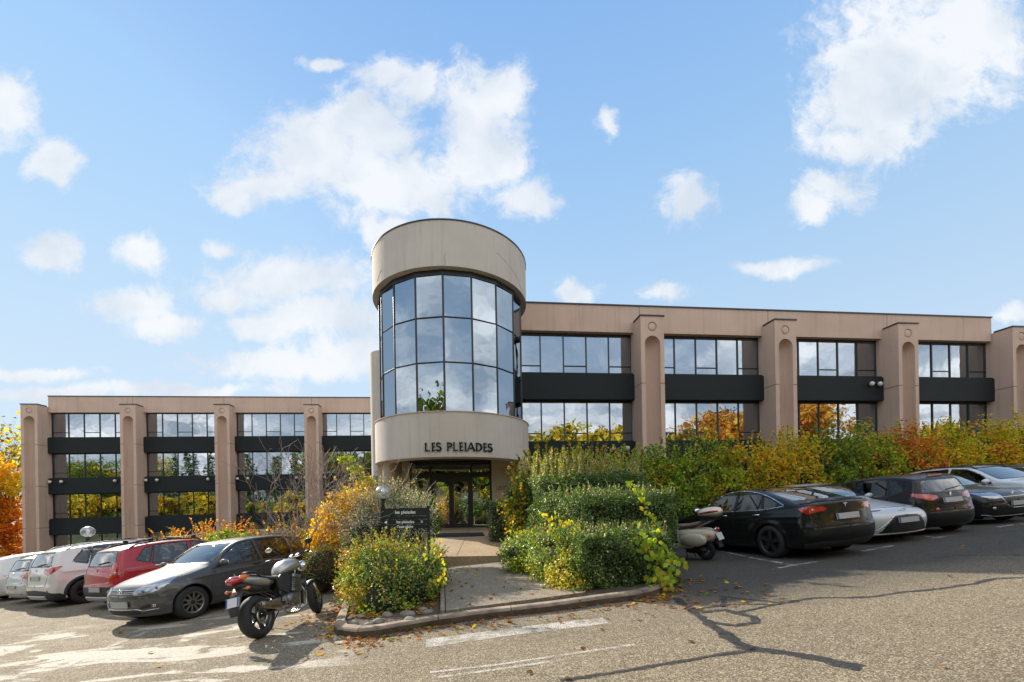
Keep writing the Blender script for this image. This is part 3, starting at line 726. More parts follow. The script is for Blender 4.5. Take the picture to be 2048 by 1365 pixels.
def leaf_mesh(name, P, Nn, size, C, mt, wr=.55, fold=.12, T=None, six=False):
    n = len(P); Nn = unit(Nn)
    if T is None: T = rng.normal(size=(n, 3))
    T = unit(T-(T*Nn).sum(1, keepdims=True)*Nn); Bv = np.cross(Nn, T)
    s = (size*np.ones(n))[:, None]*(1+rng.uniform(-.3, .3, (n, 1)))
    if six:
        pts = [(-.5, 0, 0), (-.18, .5, 1), (.2, .38, .8), (.5, 0, -.6), (.2, -.38, .8), (-.18, -.5, 1)]; faces = [(0, 1, 2, 3), (0, 3, 4, 5)]
    else:
        pts = [(-.5, 0, 0), (.02, .5, 1), (.5, 0, -.3), (.02, -.5, 1)]; faces = [(0, 1, 2), (0, 2, 3)]
    m = len(pts); V = np.empty((n, m, 3), np.float32)
    for k, (a, b, c) in enumerate(pts): V[:, k] = P+T*s*a+Bv*s*b*wr*2*.9+Nn*s*fold*c
    me = bpy.data.meshes.new(name); me.vertices.add(n*m); me.vertices.foreach_set('co', V.ravel())
    L_ = len(faces[0]); nf = len(faces); idx = np.array(faces)[None]+np.arange(n)[:, None, None]*m
    me.loops.add(n*nf*L_); me.loops.foreach_set('vertex_index', idx.ravel().astype(np.int32))
    me.polygons.add(n*nf); me.polygons.foreach_set('loop_start', np.arange(0, n*nf*L_, L_, dtype=np.int32)); me.polygons.foreach_set('loop_total', np.full(n*nf, L_, np.int32))
    a = me.color_attributes.new('Col', 'FLOAT_COLOR', 'POINT')
    c4 = np.ones((n*m, 4), np.float32); c4[:, :3] = np.repeat(C, m, 0); a.data.foreach_set('color', c4.ravel())
    me.materials.append(mt); me.update(calc_edges=True); me.validate(); return me
def blob_pts(blobs, n, gap=.42, gsc=2.6, shell=.6, ragged=.22):
    """points spread through ellipsoids, denser towards the outside, thinned by noise so light gets through"""
    vol = np.array([b[1][0]*b[1][1]*b[1][2] for b in blobs])**.72; vol /= vol.sum(); Ps = []; Ns = []
    for (c, r), v in zip(blobs, vol):
        k = int(n*v*1.9)+10; d = unit(rng.normal(size=(k, 3)))
        rad = 1-(rng.random(k)**1.4)*shell
        rr = np.array(r); sc = 1+ragged*(vnoise(d*2.2+np.array(c)*1.7, 1.6)-.5)*2+ragged*.5*(vnoise(d*6+np.array(c), 1.4)-.5)*2
        P = np.array(c)+d*rr*(rad*sc)[:, None]; Ps.append(P); Ns.append(d/rr)
    P = np.concatenate(Ps); Nn = unit(np.concatenate(Ns))
    keep = vnoise(P, gsc) > gap*rng.random(len(P))**.3*.95; P, Nn = P[keep], Nn[keep]
    if len(P) > n: s = rng.permutation(len(P))[:n]; P, Nn = P[s], Nn[s]
    return P, Nn
def bush(label, cat, blobs, n, size, pal, group=None, name='shrub', mt=None, gap=.42, gsc=2.6, patch=1.2, mixr=.5, wr=.55, six=False, stems=10, shoots=0, shl=.4, base=None, up=.35, ragged=.22, core=0.0, shpal=None, shell=.6):
    c0 = np.mean([b[0] for b in blobs], 0); gz = G(c0[0], c0[1]) if base is None else base
    loc = Vector((c0[0], c0[1], gz)); root = empty(name, loc, label, cat, group)
    P, Nn = blob_pts(blobs, n, gap, gsc, shell, ragged)
    keep = P[:, 2] > gz+.03; P, Nn = P[keep], Nn[keep]
    Nn = unit(Nn+rng.normal(0, .75, Nn.shape)+np.array([0, 0, up])); C = colours(P, pal, patch, mixr)
    st = MB()
    for i in range(stems):
        b = blobs[i % len(blobs)]; e = Vector(b[0])+Vector([random.uniform(-.8, .8)*q for q in b[1]]); e.z = b[0][2]+random.uniform(.0, .85)*b[1][2]
        s0 = Vector((c0[0]+random.uniform(-.3, .3)*b[1][0], c0[1]+random.uniform(-.3, .3)*b[1][1], gz-.05)); m_ = s0.lerp(e, .5)+Vector((random.uniform(-.12, .12), random.uniform(-.12, .12), random.uniform(0, .2)))
        r = .02+.01*b[1][2]; st.tube([s0, m_, e], [r, r*.6, r*.15], 5)
    SP = []; SN = []; ST_ = []
    for i in range(shoots):
        b = random.choice(blobs); an = random.uniform(0, 2*PI); q = random.uniform(.1, .95)
        p = Vector((b[0][0]+b[1][0]*q*math.cos(an), b[0][1]+b[1][1]*q*math.sin(an), b[0][2]+b[1][2]*math.sqrt(max(0, 1-q*q))*.92))
        l = shl*random.uniform(.5, 1.2); d = Vector((math.cos(an)*q*.8+random.uniform(-.25, .25), math.sin(an)*q*.8+random.uniform(-.25, .25), 1.1)).normalized()
        q1 = p+d*l*.6; q2 = p+d*l+Vector((d.x, d.y, -.35))*l*.25; st.tube([p-d*.1, q1, q2], [.006, .004, .0015], 4)
        for k in range(int(l/.028)):
            f = (k+.5)/(l/.028); c = p.lerp(q1, f/.6) if f < .6 else q1.lerp(q2, (f-.6)/.4)
            SP.append(c+Vector([random.uniform(-.015, .015) for _ in range(3)])); v = Vector([random.gauss(0, 1) for _ in range(3)]); SN.append(v+Vector((0, 0, .5))); ST_.append(v.cross(d)+d*.6)
    if SP:
        SP = np.array(SP); P = np.concatenate([P, SP]); Nn = np.concatenate([Nn, unit(np.array(SN))]); C = np.concatenate([C, colours(SP, shpal or pal, patch, .8)])
    inv = np.array(loc)
    if stems or shoots:
        me = st.mesh('branches', TWIG); me.transform(Matrix.Translation(-loc)); link('branches', me, root)
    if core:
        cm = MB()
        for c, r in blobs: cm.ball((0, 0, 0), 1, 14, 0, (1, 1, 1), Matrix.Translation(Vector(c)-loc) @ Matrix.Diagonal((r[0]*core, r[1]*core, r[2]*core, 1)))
        link('dark_core', cm.mesh('dark_core', CORE), root)
    link('foliage', leaf_mesh('foliage', P-inv, Nn, size, C, mt or LEAF, wr, six=six), root); return root
def quad_hedge(label, corners, z0, z1, n, size, pal, group=None, shoots=30, shl=.25, jag=.12, mt=None, shpal=None, cat='hedge'):
    """clipped hedge over a four-cornered plan (front-left, front-right, back-right, back-left)"""
    c = [np.array(p, float) for p in corners]; cx, cy = np.mean(c, 0); loc = Vector((cx, cy, G(cx, cy)))
    root = empty('clipped_hedge', loc, label, cat, group)
    def pt(u, v): return (c[0]*(1-u)[:, None]+c[1]*u[:, None])*(1-v)[:, None]+(c[3]*(1-u)[:, None]+c[2]*u[:, None])*v[:, None]
    w_ = [np.linalg.norm(c[1]-c[0])*(z1-z0), np.linalg.norm(c[3]-c[0])*(z1-z0), np.linalg.norm(c[1]-c[2])*(z1-z0), np.linalg.norm(c[1]-c[0])*np.linalg.norm(c[3]-c[0])]
    w_ = np.array(w_)/sum(w_); Ps = []; Ns = []
    for k, f in enumerate(w_):
        m = int(n*f*1.15); a = rng.random(m); b = rng.random(m); dpt = rng.random(m)**1.6*.22
        if k == 0: q = pt(a, np.zeros(m)+.0); z = z0+(z1-z0)*b; nn = np.array([0, -1, 0.])
        elif k == 1: q = pt(np.zeros(m), a); z = z0+(z1-z0)*b; nn = np.array([-1, 0, 0.])
        elif k == 2: q = pt(np.ones(m), a); z = z0+(z1-z0)*b; nn = np.array([1., 0, 0])
        else: q = pt(a, b); z = np.full(m, z1); nn = np.array([0, 0, 1.])
        P = np.column_stack([q, z]); bul = (vnoise(P, 2.2)-.5)*jag*3+(vnoise(P, 7)-.5)*jag*1.6
        # round the shoulders
        P = P+nn*(bul-dpt)[:, None]; ctr = np.array([cx, cy, (z0+z1)/2]); edge = np.clip((P[:, 2]-(z1-.16))/.16, 0, 1)**2*.10
        P[:, :2] -= (unit(P[:, :2]-ctr[:2])*edge[:, None]) if k < 3 else 0
        Ps.append(P); Ns.append(np.repeat(nn[None], m, 0))
    P = np.concatenate(Ps); Nn = np.concatenate(Ns); keep = vnoise(P, 9) > .30*rng.random(len(P)); P, Nn = P[keep], Nn[keep]
    Nn = unit(Nn*.9+rng.normal(0, .7, Nn.shape)); C = colours(P, pal, 2.0, .7)
    st = MB(); SP = []; SN = []
    for i in range(shoots):
        q = pt(np.array([random.random()]), np.array([random.random()]))[0]; p = Vector((q[0], q[1], z1-.05)); l = shl*random.uniform(.4, 1.3); d = Vector((random.uniform(-.3, .3), random.uniform(-.3, .3), 1)).normalized()
        st.tube([p, p+d*l], [.005, .002], 4)
        for k in range(int(l/.022)): SP.append(p+d*l*(k+.5)/(l/.022)+Vector([random.uniform(-.015, .015) for _ in range(3)])); SN.append([random.gauss(0, 1), random.gauss(0, 1), .6])
    if SP: P = np.concatenate([P, np.array(SP)]); Nn = np.concatenate([Nn, unit(np.array(SN))]); C = np.concatenate([C, colours(np.array(SP), shpal or pal, 2, .8)])
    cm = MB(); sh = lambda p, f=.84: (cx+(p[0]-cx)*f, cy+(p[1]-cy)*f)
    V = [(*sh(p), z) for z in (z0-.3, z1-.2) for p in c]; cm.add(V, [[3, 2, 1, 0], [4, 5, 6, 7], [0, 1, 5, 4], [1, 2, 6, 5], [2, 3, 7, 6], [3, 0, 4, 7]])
    for nm, mb, mm in (('dark_core', cm, CORE), ('branches', st, TWIG)):
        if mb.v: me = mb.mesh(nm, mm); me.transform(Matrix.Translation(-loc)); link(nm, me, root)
    link('foliage', leaf_mesh('foliage', P-np.array(loc), Nn, size, C, mt or LEAFG, .5), root); return root

def grow(mb, p, d, l, r, depth, tips, spread=.6, up=.15, segs=3, kink=.18, minr=.004, side=True, rs=None):
    R_ = rs or random; pts = [p]; rad = [r]; q = p.copy(); dd = d.copy()
    for i in range(segs):
        dd = (dd+Vector((R_.gauss(0, kink), R_.gauss(0, kink), R_.gauss(0, kink)+up*.3))).normalized(); q = q+dd*l/segs; pts.append(q.copy()); rad.append(max(minr, r*(1-.42*(i+1)/segs)))
    mb.tube(pts, rad, 7 if r > .05 else 5 if r > .015 else 3, cap=False)
    if depth == 0: tips.append((q, dd)); return
    for k in range(R_.choice((2, 3, 3))):
        a = Vector((R_.gauss(0, 1), R_.gauss(0, 1), R_.gauss(0, .6)+up)).normalized(); nd = (dd+a*spread).normalized()
        grow(mb, q, nd, l*R_.uniform(.62, .85), rad[-1]*R_.uniform(.6, .8), depth-1, tips, spread, up, segs, kink, minr, side, rs)
    if side and len(pts) > 2:
        a = Vector((R_.gauss(0, 1), R_.gauss(0, 1), R_.gauss(0, .5)+up)).normalized()
        grow(mb, pts[1], (dd+a*spread*1.3).normalized(), l*.6, rad[1]*.5, depth-1, tips, spread, up, segs, kink, minr, side, rs)
def tree(label, cat, base, h, n, size, pal, crown, group=None, name='deciduous_tree', depth=4, trunk=.3, cr=.9, gap=.3, mixr=.5, tr=.16, spread=.62, six=False):
    """crown = (radius, height of its lower edge as a share of h)"""
    loc = Vector(base); root = empty(name, loc, label, cat, group); mb = MB(); tips = []; rs = random.Random(hash(label) % 999 if False else int(abs(base[0]*13+base[1]*7)))
    l0 = h*trunk; grow(mb, Vector((0, 0, -.3)), Vector((rs.uniform(-.08, .08), rs.uniform(-.08, .08), 1)), l0+.3, tr, 0, [], segs=4, kink=.04, rs=rs)
    top = Vector((0, 0, l0)); l1 = (h-l0)*.36
    for k in range(5):
        an = 2*PI*k/5+rs.uniform(-.4, .4); e = .35+.65*(k % 2)
        grow(mb, top-Vector((0, 0, rs.uniform(0, l0*.25))), Vector((math.cos(an)*e, math.sin(an)*e, .9)).normalized(), l1, tr*.6, depth-1, tips, spread, .25, rs=rs)
    link('trunk', mb.mesh('trunk', BARK), root)
    T_ = np.array([t[0] for t in tips]); R0 = crown
    mx_ = np.abs(T_[:, :2]).max()+1e-6
    k = rng.integers(0, len(T_), n); P = T_[k]+rng.normal(0, cr*h*.05, (n, 3))*np.array([1, 1, .8])
    keep = vnoise(P, 1.1) > gap*rng.random(n); P = P[keep]
    Nn = unit(rng.normal(size=P.shape)+np.array([0, 0, .5])); C = colours(P, pal, .45, mixr)
    link('crown', leaf_mesh('crown', P, Nn, size, C, LEAF, .6, six=six), root); return root
def conifer(label, base, h, r, n, group, pal):
    loc = Vector(base); root = empty('conifer_tree', loc, label, 'tree', group); mb = MB(); mb.tube([(0, 0, -.3), (0, 0, h*.5), (0, 0, h)], [.2, .12, .02], 7); 
    ps = []; tv = []
    for lv in range(26):
        f = (lv+1)/27; z = h*(.1+.9*f); rr = r*(1-f)**.85+.12; nb = 9
        for k in range(nb):
            an = 2*PI*(k+lv*.37)/nb+random.uniform(-.2, .2); l = rr*random.uniform(.75, 1.1); e = Vector((math.cos(an)*l, math.sin(an)*l, z-l*.28)); mb.tube([(0, 0, z), e], [.03, .006], 3, cap=False)
            m = int(n/(26*nb)*(.3+1.5*(1-f))); t_ = rng.random(m)**.7
            q = np.array([0, 0, z])+(np.array(e)-np.array([0, 0, z]))*t_[:, None]+rng.normal(0, .16, (m, 3))*np.array([1, 1, .5]); ps.append(q); tv.append(np.repeat(np.array([[e.x, e.y, -.5]]), m, 0))
    link('trunk', mb.mesh('trunk', BARK), root); P = np.concatenate(ps); T_ = np.concatenate(tv)+rng.normal(0, .4, P.shape)
    link('crown', leaf_mesh('crown', P, unit(rng.normal(size=P.shape)+np.array([0, 0, 1.])), .3, colours(P, pal, 1, .6), LEAFG, .28, T=T_), root); return root
# palettes (real leaf colours)
DG = (.04, .085, .018); MG = (.085, .16, .025); LG = (.19, .31, .03); YG = (.38, .45, .035); YE = (.66, .50, .03); OY = (.62, .36, .025); OR = (.60, .20, .03); RD = (.44, .075, .03); BR = (.20, .11, .05); GG = (.20, .24, .15); SG = (.55, .55, .42); CR = (.5, .3, .17); OL = (.13, .14, .03)

# island, left of the path
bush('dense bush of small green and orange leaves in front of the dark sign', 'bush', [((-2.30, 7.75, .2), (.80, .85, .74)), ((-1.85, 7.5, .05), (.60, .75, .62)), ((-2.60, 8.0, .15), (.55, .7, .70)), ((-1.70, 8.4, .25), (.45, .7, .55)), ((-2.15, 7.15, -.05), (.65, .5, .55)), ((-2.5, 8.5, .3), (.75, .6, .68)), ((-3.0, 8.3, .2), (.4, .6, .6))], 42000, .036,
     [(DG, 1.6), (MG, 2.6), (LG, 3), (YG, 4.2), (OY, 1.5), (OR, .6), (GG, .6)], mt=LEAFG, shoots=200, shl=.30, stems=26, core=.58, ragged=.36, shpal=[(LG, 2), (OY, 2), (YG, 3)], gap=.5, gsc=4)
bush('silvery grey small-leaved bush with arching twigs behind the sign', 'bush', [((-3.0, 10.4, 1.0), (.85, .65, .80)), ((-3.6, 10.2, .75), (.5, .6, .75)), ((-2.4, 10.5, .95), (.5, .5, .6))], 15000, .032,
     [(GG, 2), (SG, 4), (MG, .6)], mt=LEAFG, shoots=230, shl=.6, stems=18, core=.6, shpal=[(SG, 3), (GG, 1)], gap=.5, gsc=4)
bush('glossy green laurel behind the silvery bush at the entrance', 'bush', [((-2.75, 11.5, 1.35), (.75, .45, .62)), ((-2.3, 11.4, 1.1), (.45, .4, .5))], 2600, .085, [(DG, 1), (MG, 2), (LG, 1)], mt=LEAFG, stems=8, wr=.4)
bush('yellow and orange shrub beside the silvery bush', 'shrub', [((-4.35, 11.2, 1.2), (.75, .7, .85)), ((-3.9, 11.0, 1.55), (.55, .5, .70)), ((-4.75, 11.0, .6), (.65, .6, .7)), ((-4.2, 10.5, .45), (.55, .5, .6))], 12000, .055, [((.80, .58, .05), 3), (OY, 3), (CR, 2), (YG, 2.5), (OR, .6)], shoots=26, shl=.5, stems=14, gap=.55, gsc=3.5, six=True)
bush('yellow-green climbing sprig rising above the orange shrub', 'shrub', [((-4.0, 11.6, 2.2), (.30, .25, .22)), ((-4.25, 11.6, 2.55), (.22, .2, .16)), ((-4.5, 11.6, 2.85), (.25, .2, .12)), ((-3.75, 11.6, 1.8), (.3, .3, .3))], 900, .07, [(YG, 3), (LG, 2), (YE, 1)], stems=5, six=True, base=G(-4, 11.6))
bush('low brownish clipped hedge behind the motorcycle', 'hedge', [((-4.35, 9.75, .15), (.50, .45, .55)), ((-4.0, 10.1, .15), (.45, .4, .5))], 9000, .03, [(BR, 3), (OL, 2), (MG, 1), (OY, .5)], mt=LEAF, core=.8, stems=6, name='clipped_hedge', shoots=20, shl=.12, ragged=.1)
o = None
for (x, y, z, r, lb, pal) in ((-10.6, 16.2, -.1, (1.0, .8, 1.0), 'rust red shrub left of the green laurels below the near windows', [(OR, 3), (BR, 2), (OY, 2), (OL, 1)]), (-12.6, 17.2, -.35, (1.2, .8, 1.1), 'orange and green shrub with loose sprays in front of the dark band', [(OR, 2), (OY, 2), (CR, 2), (OL, 2)]),
                              (-14.9, 18.2, -.6, (1.2, .8, 1.0), 'ochre shrub next to the globe lamp by the far wing', [(OY, 3), (OR, 2), (OL, 2), (BR, 1)]), (-7.2, 13.8, .0, (1.3, .8, 1.0), 'brown thicket around the bare tree', [(BR, 3), (OL, 2), (OY, 1)]), (-5.9, 13.0, .1, (1.0, .7, 1.0), 'dull olive thicket right of the bare tree', [(BR, 2), (OL, 3), (OY, 1), (MG, 1)])):
    bush(lb, 'shrub', [((x, y, z), r), ((x+.7, y-.1, z-.25), (r[0]*.6, r[1]*.8, r[2]*.8))], 4200, .06, pal, group='autumn shrubs below the far wing', gap=.62, gsc=3, shoots=40, shl=.6, stems=26, six=True)
bush('fresh green laurel with upright leaves behind the grey hatchback', 'bush', [((-9.4, 13.8, .35), (.62, .5, .55)), ((-8.6, 13.6, .3), (.55, .5, .48)), ((-9.0, 13.9, .0), (.9, .6, .7))], 2600, .12, [(LG, 3), (MG, 2), (YG, 1)], mt=LEAFG, stems=12, wr=.30, up=.1)
# island, right of the path: three clipped steps
HP = [(DG, 3), (MG, 4), (GG, 1), (LG, 1.6), (SG, .3)]; HS = [(LG, 2), (MG, 2), (YG, 1), (SG, 1), (OR, .2)]  # pale grey leaves in the mix stand in for white glints on the hedge
quad_hedge('lowest step of the clipped evergreen hedge, at the kerb', [(1.10, 7.12), (2.75, 7.35), (3.0, 8.9), (.95, 8.8)], -.02, 1.02, 34000, .033, HP, 'clipped hedge steps', 130, .24, shpal=HS)
quad_hedge('middle step of the clipped evergreen hedge', [(1.42, 8.8), (3.50, 9.0), (3.55, 10.9), (.55, 10.8)], 0, 1.72, 38000, .035, HP, 'clipped hedge steps', 160, .28, shpal=HS)
quad_hedge('tallest step of the clipped evergreen hedge, topped by long shoots', [(.62, 10.8), (3.5, 11.0), (3.7, 13.0), (.35, 12.8)], .2, 2.30, 30000, .04, HP, 'clipped hedge steps', 240, .66, shpal=[(LG, 2), (YG, 2), (OY, 1), (SG, 1)])
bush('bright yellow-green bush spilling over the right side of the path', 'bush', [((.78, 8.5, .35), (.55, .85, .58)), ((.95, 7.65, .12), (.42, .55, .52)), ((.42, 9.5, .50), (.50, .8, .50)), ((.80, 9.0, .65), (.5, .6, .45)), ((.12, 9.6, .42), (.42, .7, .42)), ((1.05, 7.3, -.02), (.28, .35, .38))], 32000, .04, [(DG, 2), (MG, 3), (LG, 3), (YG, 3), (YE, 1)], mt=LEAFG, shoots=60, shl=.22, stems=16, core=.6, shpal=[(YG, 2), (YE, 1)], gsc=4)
quad_hedge('low dark hedge right of the glass doors', [(-.75, 14.0), (-.15, 13.8), (.1, 15.6), (-.8, 15.8)], .3, 1.62, 7000, .045, [(DG, 3), (GG, 2), (BR, .6)], None, 10, .12)
quad_hedge('taller grey-green hedge beside the entrance wall', [(-.2, 13.6), (.75, 13.4), (.9, 15.6), (-.1, 15.8)], .3, 2.15, 9000, .045, [(DG, 2), (GG, 3), (MG, 1)], None, 25, .2)
def vine(label, path, n, size, spread, pal, hang=True):
    pts = [Vector(p) for p in path]; loc = Vector((pts[0].x, pts[0].y, G(pts[0].x, pts[0].y))); root = empty('climbing_vine', loc, label, 'vine', 'yellow-green vines on the clipped hedge')
    mb = MB(); mb.tube([p-loc for p in pts], .005, 5); P = []; 
    for i in range(n):
        f = random.random()*(len(pts)-1); k = int(f); P.append(pts[k].lerp(pts[min(k+1, len(pts)-1)], f-k)+Vector([random.gauss(0, spread) for _ in range(3)]))
    P = np.array(P); Nn = np.column_stack([rng.normal(0, .6, n), rng.normal(-.9, .4, n), rng.normal(.35, .3, n)]); T_ = np.column_stack([rng.normal(0, .5, n), rng.normal(0, .4, n), np.full(n, -1. if hang else .3)])
    link('stem', mb.mesh('stem', TWIG), root); link('foliage', leaf_mesh('foliage', P-np.array(loc), Nn, size, colours(P, pal, 3, .8, .12), LEAF, .42, .08, T=T_, six=True), root)
VP_ = [(YG, 4), (LG, 3), (YE, 1)]
vine('large-leaved vine hanging over the kerb at the right end of the hedge', [px(1275, 1085, 7.3), px(1310, 1092, 7.15), px(1325, 1130, 7.0), px(1322, 1165, 6.95), px(1318, 1188, 6.9)], 190, .105, .11, VP_)
vine('side strand of the vine reaching towards the scooter', [px(1320, 1100, 7.1), px(1350, 1115, 7.0), px(1376, 1132, 6.95)], 20, .10, .03, VP_)
vine('arching vine strand climbing down the middle hedge step', [px(1252, 968, 8.6), px(1275, 985, 8.5), px(1290, 1010, 8.45), px(1302, 1035, 8.4), px(1318, 1052, 8.35)], 60, .085, .04, VP_)
vine('short vine spray lying on the lowest hedge step', [px(1262, 1052, 8.2), px(1285, 1048, 8.1), px(1305, 1060, 8.0)], 26, .07, .05, VP_)
vine('yellow vine spray over the bush on the path side', [px(1080, 1030, 8.0), px(1110, 1040, 8.0), px(1130, 1048, 7.9), px(1150, 1060, 7.8)], 46, .07, .06, [(YE, 2), (YG, 3)])
vine('thin yellow-green vine trailing from the left bush over the path edge', [px(838, 1120, 6.9), px(862, 1080, 6.9), px(885, 1105, 6.8), px(878, 1150, 6.7), px(868, 1175, 6.7)], 46, .065, .07, VP_)
# long autumn hedge on the bank above the right-hand cars
hs = [(1085, 905, 13.2, [(OL, 3), (LG, 2), (OY, 3), (MG, 2)], 'olive shrub with upright yellow sprigs above the clipped hedge'), (1165, 893, 13.6, [(OL, 2), (YG, 2), (OY, 3), (MG, 2)], 'tall loose yellow and olive shrub left of the first free pylon'), (1250, 900, 14.2, [(MG, 2), (LG, 2), (OY, 2)], 'green and ochre shrub below the first near-wing pylon'),
      (1330, 888, 14.6, [(MG, 3), (LG, 4), (YG, 1)], 'bright green shrub between the first and second pylon'), (1410, 878, 15.0, [(MG, 2), (LG, 3), (YG, 2), (OY, 1.5)], 'green shrub with yellow leaves low down, behind the black saloon'), (1490, 878, 15.4, [(OY, 4), (YE, 3), (LG, 1.5), (OL, 1)], 'golden yellow shrub left of the second pylon'),
      (1570, 868, 15.8, [(OY, 3), (YE, 3), (LG, 2)], 'golden and green shrub under the second pylon'), (1650, 862, 16.2, [(MG, 3), (OL, 3), (LG, 3), (YG, 1)], 'dark green shrub right of the second pylon'), (1730, 855, 16.6, [(LG, 2), (YG, 2), (OL, 2), (OY, 1), (OR, 1)], 'yellow-green shrub turning orange at one side'),
      (1805, 850, 17.0, [(OR, 4), (RD, 2), (OY, 1.5), (LG, 1)], 'rust red shrub under the third pylon'), (1880, 848, 17.4, [(YE, 3), (OY, 3), (YG, 3), (LG, 1)], 'yellow shrub behind the silver estate car'), (1960, 838, 17.8, [(OY, 4), (YE, 2), (RD, 1), (YG, 2)], 'orange and yellow shrub right of the third pylon'), (2045, 832, 18.2, [(YG, 3), (YE, 3), (OY, 2), (OR, 1)], 'yellow shrub at the far right end of the bank')]
for i, (x, y, Z, pal, lb) in enumerate(hs):
    p = px(x, y, Z); gz = G(p.x, Z); hh = p.z-gz; nb = [((p.x, Z, gz+hh*.50), (1.15, .9, hh*.50)), ((p.x-.55, Z-.35, gz+hh*.36), (.9, .8, hh*.42)), ((p.x+.55, Z-.25, gz+hh*.42), (.85, .8, hh*.46)), ((p.x+.1, Z-.8, gz+hh*.22), (1.1, .7, hh*.32))]
    bush(lb, 'shrub', nb, 14000, .078, pal+[(BR, .3), (YG, 1.2), (LG, .6)], group='autumn shrubs on the bank', shoots=46, shl=.55, stems=18, six=True, gap=.5, gsc=2.2, patch=.9, mixr=.72, core=.5, ragged=.36)
# bare tree behind the grey hatchback
rs = random.Random(5); mb = MB(); tips = []; b0 = Vector((-5.25, 11.0, G(-5.25, 11.0)))
for k in range(6):
    an = (2*PI*k/6)+rs.uniform(-.5, .5); tl = rs.uniform(.25, .8)
    grow(mb, Vector((rs.uniform(-.08, .08), rs.uniform(-.08, .08), -.1)), Vector((math.cos(an)*tl, math.sin(an)*tl*.7, 1)).normalized(), rs.uniform(1.1, 1.55), .036, 4, tips, .66, .10, 4, .17, .0045, True, rs)
o = empty('bare_tree', b0, 'leafless grey tree with many thin branches behind the grey hatchback', 'tree'); link('branches', mb.mesh('branches', mat('grey_bark', (.27, .215, .18), .85, var=.3, vs=15)), o)
rs = random.Random(9); mb = MB()
for k in range(7):
    an = 2*PI*k/7; grow(mb, Vector((0, 0, -.1)), Vector((math.cos(an)*.5, math.sin(an)*.4, 1)).normalized(), rs.uniform(.9, 1.3), .016, 3, [], .5, .1, 4, .18, .0028, True, rs)
o = empty('bare_shrub', Vector((-8.3, 15.0, G(-8.3, 15))), 'thin leafless twigs in front of the third far-wing pylon', 'shrub'); link('branches', mb.mesh('branches', MATS['grey_bark']), o)
# trees left of the building
q = px(8, 1000, 40); tree('tall yellow autumn tree with open crown left of the building', 'tree', (q.x, q.y, G(q.x, q.y)), 13.2, 2000, .28, [((.45, .30, .05), 3), (YE, 1.5), (OL, 2), (YG, 1)], .9, depth=5, cr=.75, gap=.5, six=True, tr=.30)
q = px(-60, 1000, 36); tree('second yellow tree at the left picture edge', 'tree', (q.x, q.y, G(q.x, q.y)), 9.5, 3800, .28, [(OY, 3), (YE, 2), (YG, 1)], .9, depth=5, cr=.8, gap=.4, six=True, tr=.2)
for (x, y, Z, r, lb) in ((10, 1048, 38, (2.2, 1.8, 2.2), 'orange-red maple beside the corner pylon'), (-65, 1040, 37, (2.8, 2, 2.5), 'red maple at the left picture edge')):
    q = px(x, y, Z); gz = G(q.x, q.y); bush(lb, 'tree', [((q.x, q.y, q.z), r), ((q.x+.6, q.y-.4, q.z+.9), (1.1, 1, 1.0)), ((q.x-.8, q.y, q.z-.9), (1.5, 1.2, 1.3)), ((q.x+.3, q.y, q.z-1.9), (1.5, 1.2, 1.3))], 9000, .17, [(OR, 5), (RD, 1), (OY, 3)], name='maple_tree', group='red maples', shoots=50, shl=.8, stems=16, six=True, gap=.75, gsc=1.4, ragged=.45, up=.6)
# trees across the road, seen in the windows: placed where the mirror planes show them
def mirror(p, off):
    a = Bp(0, off-1.27, 0); n = Vector((-math.sin(TH), math.cos(TH), 0)); d = (p-a).dot(n); return p-n*2*d
REFT = 'trees across the road mirrored in the windows'
def rtree(x, y, Z, off, kind, lb, size=.4, n=6500):
    top = px(x, y, Z); q = mirror(top, off); gz = G(q.x, q.y); h = max(3.0, top.z-gz)
    if kind == 'c': return conifer(lb, (q.x, q.y, gz), h, h*.27, 11000, REFT, [(DG, 2), (MG, 3), (LG, .6)])
    pal = {'y': [((.70, .56, .05), 3), (OL, 2.2), (YG, 1.6), ((.70, .44, .04), 1.5)], 'o': [((.62, .40, .05), 3), (OR, 1), (BR, 1.5)], 'g': [(MG, 2), (OL, 3), (LG, 2), (OY, .8)], 'b': [(BR, 2), (OL, 3), (OY, 1)]}[kind]
    return tree(lb, 'tree', (q.x, q.y, gz), h, n, size, pal, .9, REFT, depth=4, cr=1.1, gap=.2, tr=.2, trunk=.16, spread=.8)
L_ = OFFL
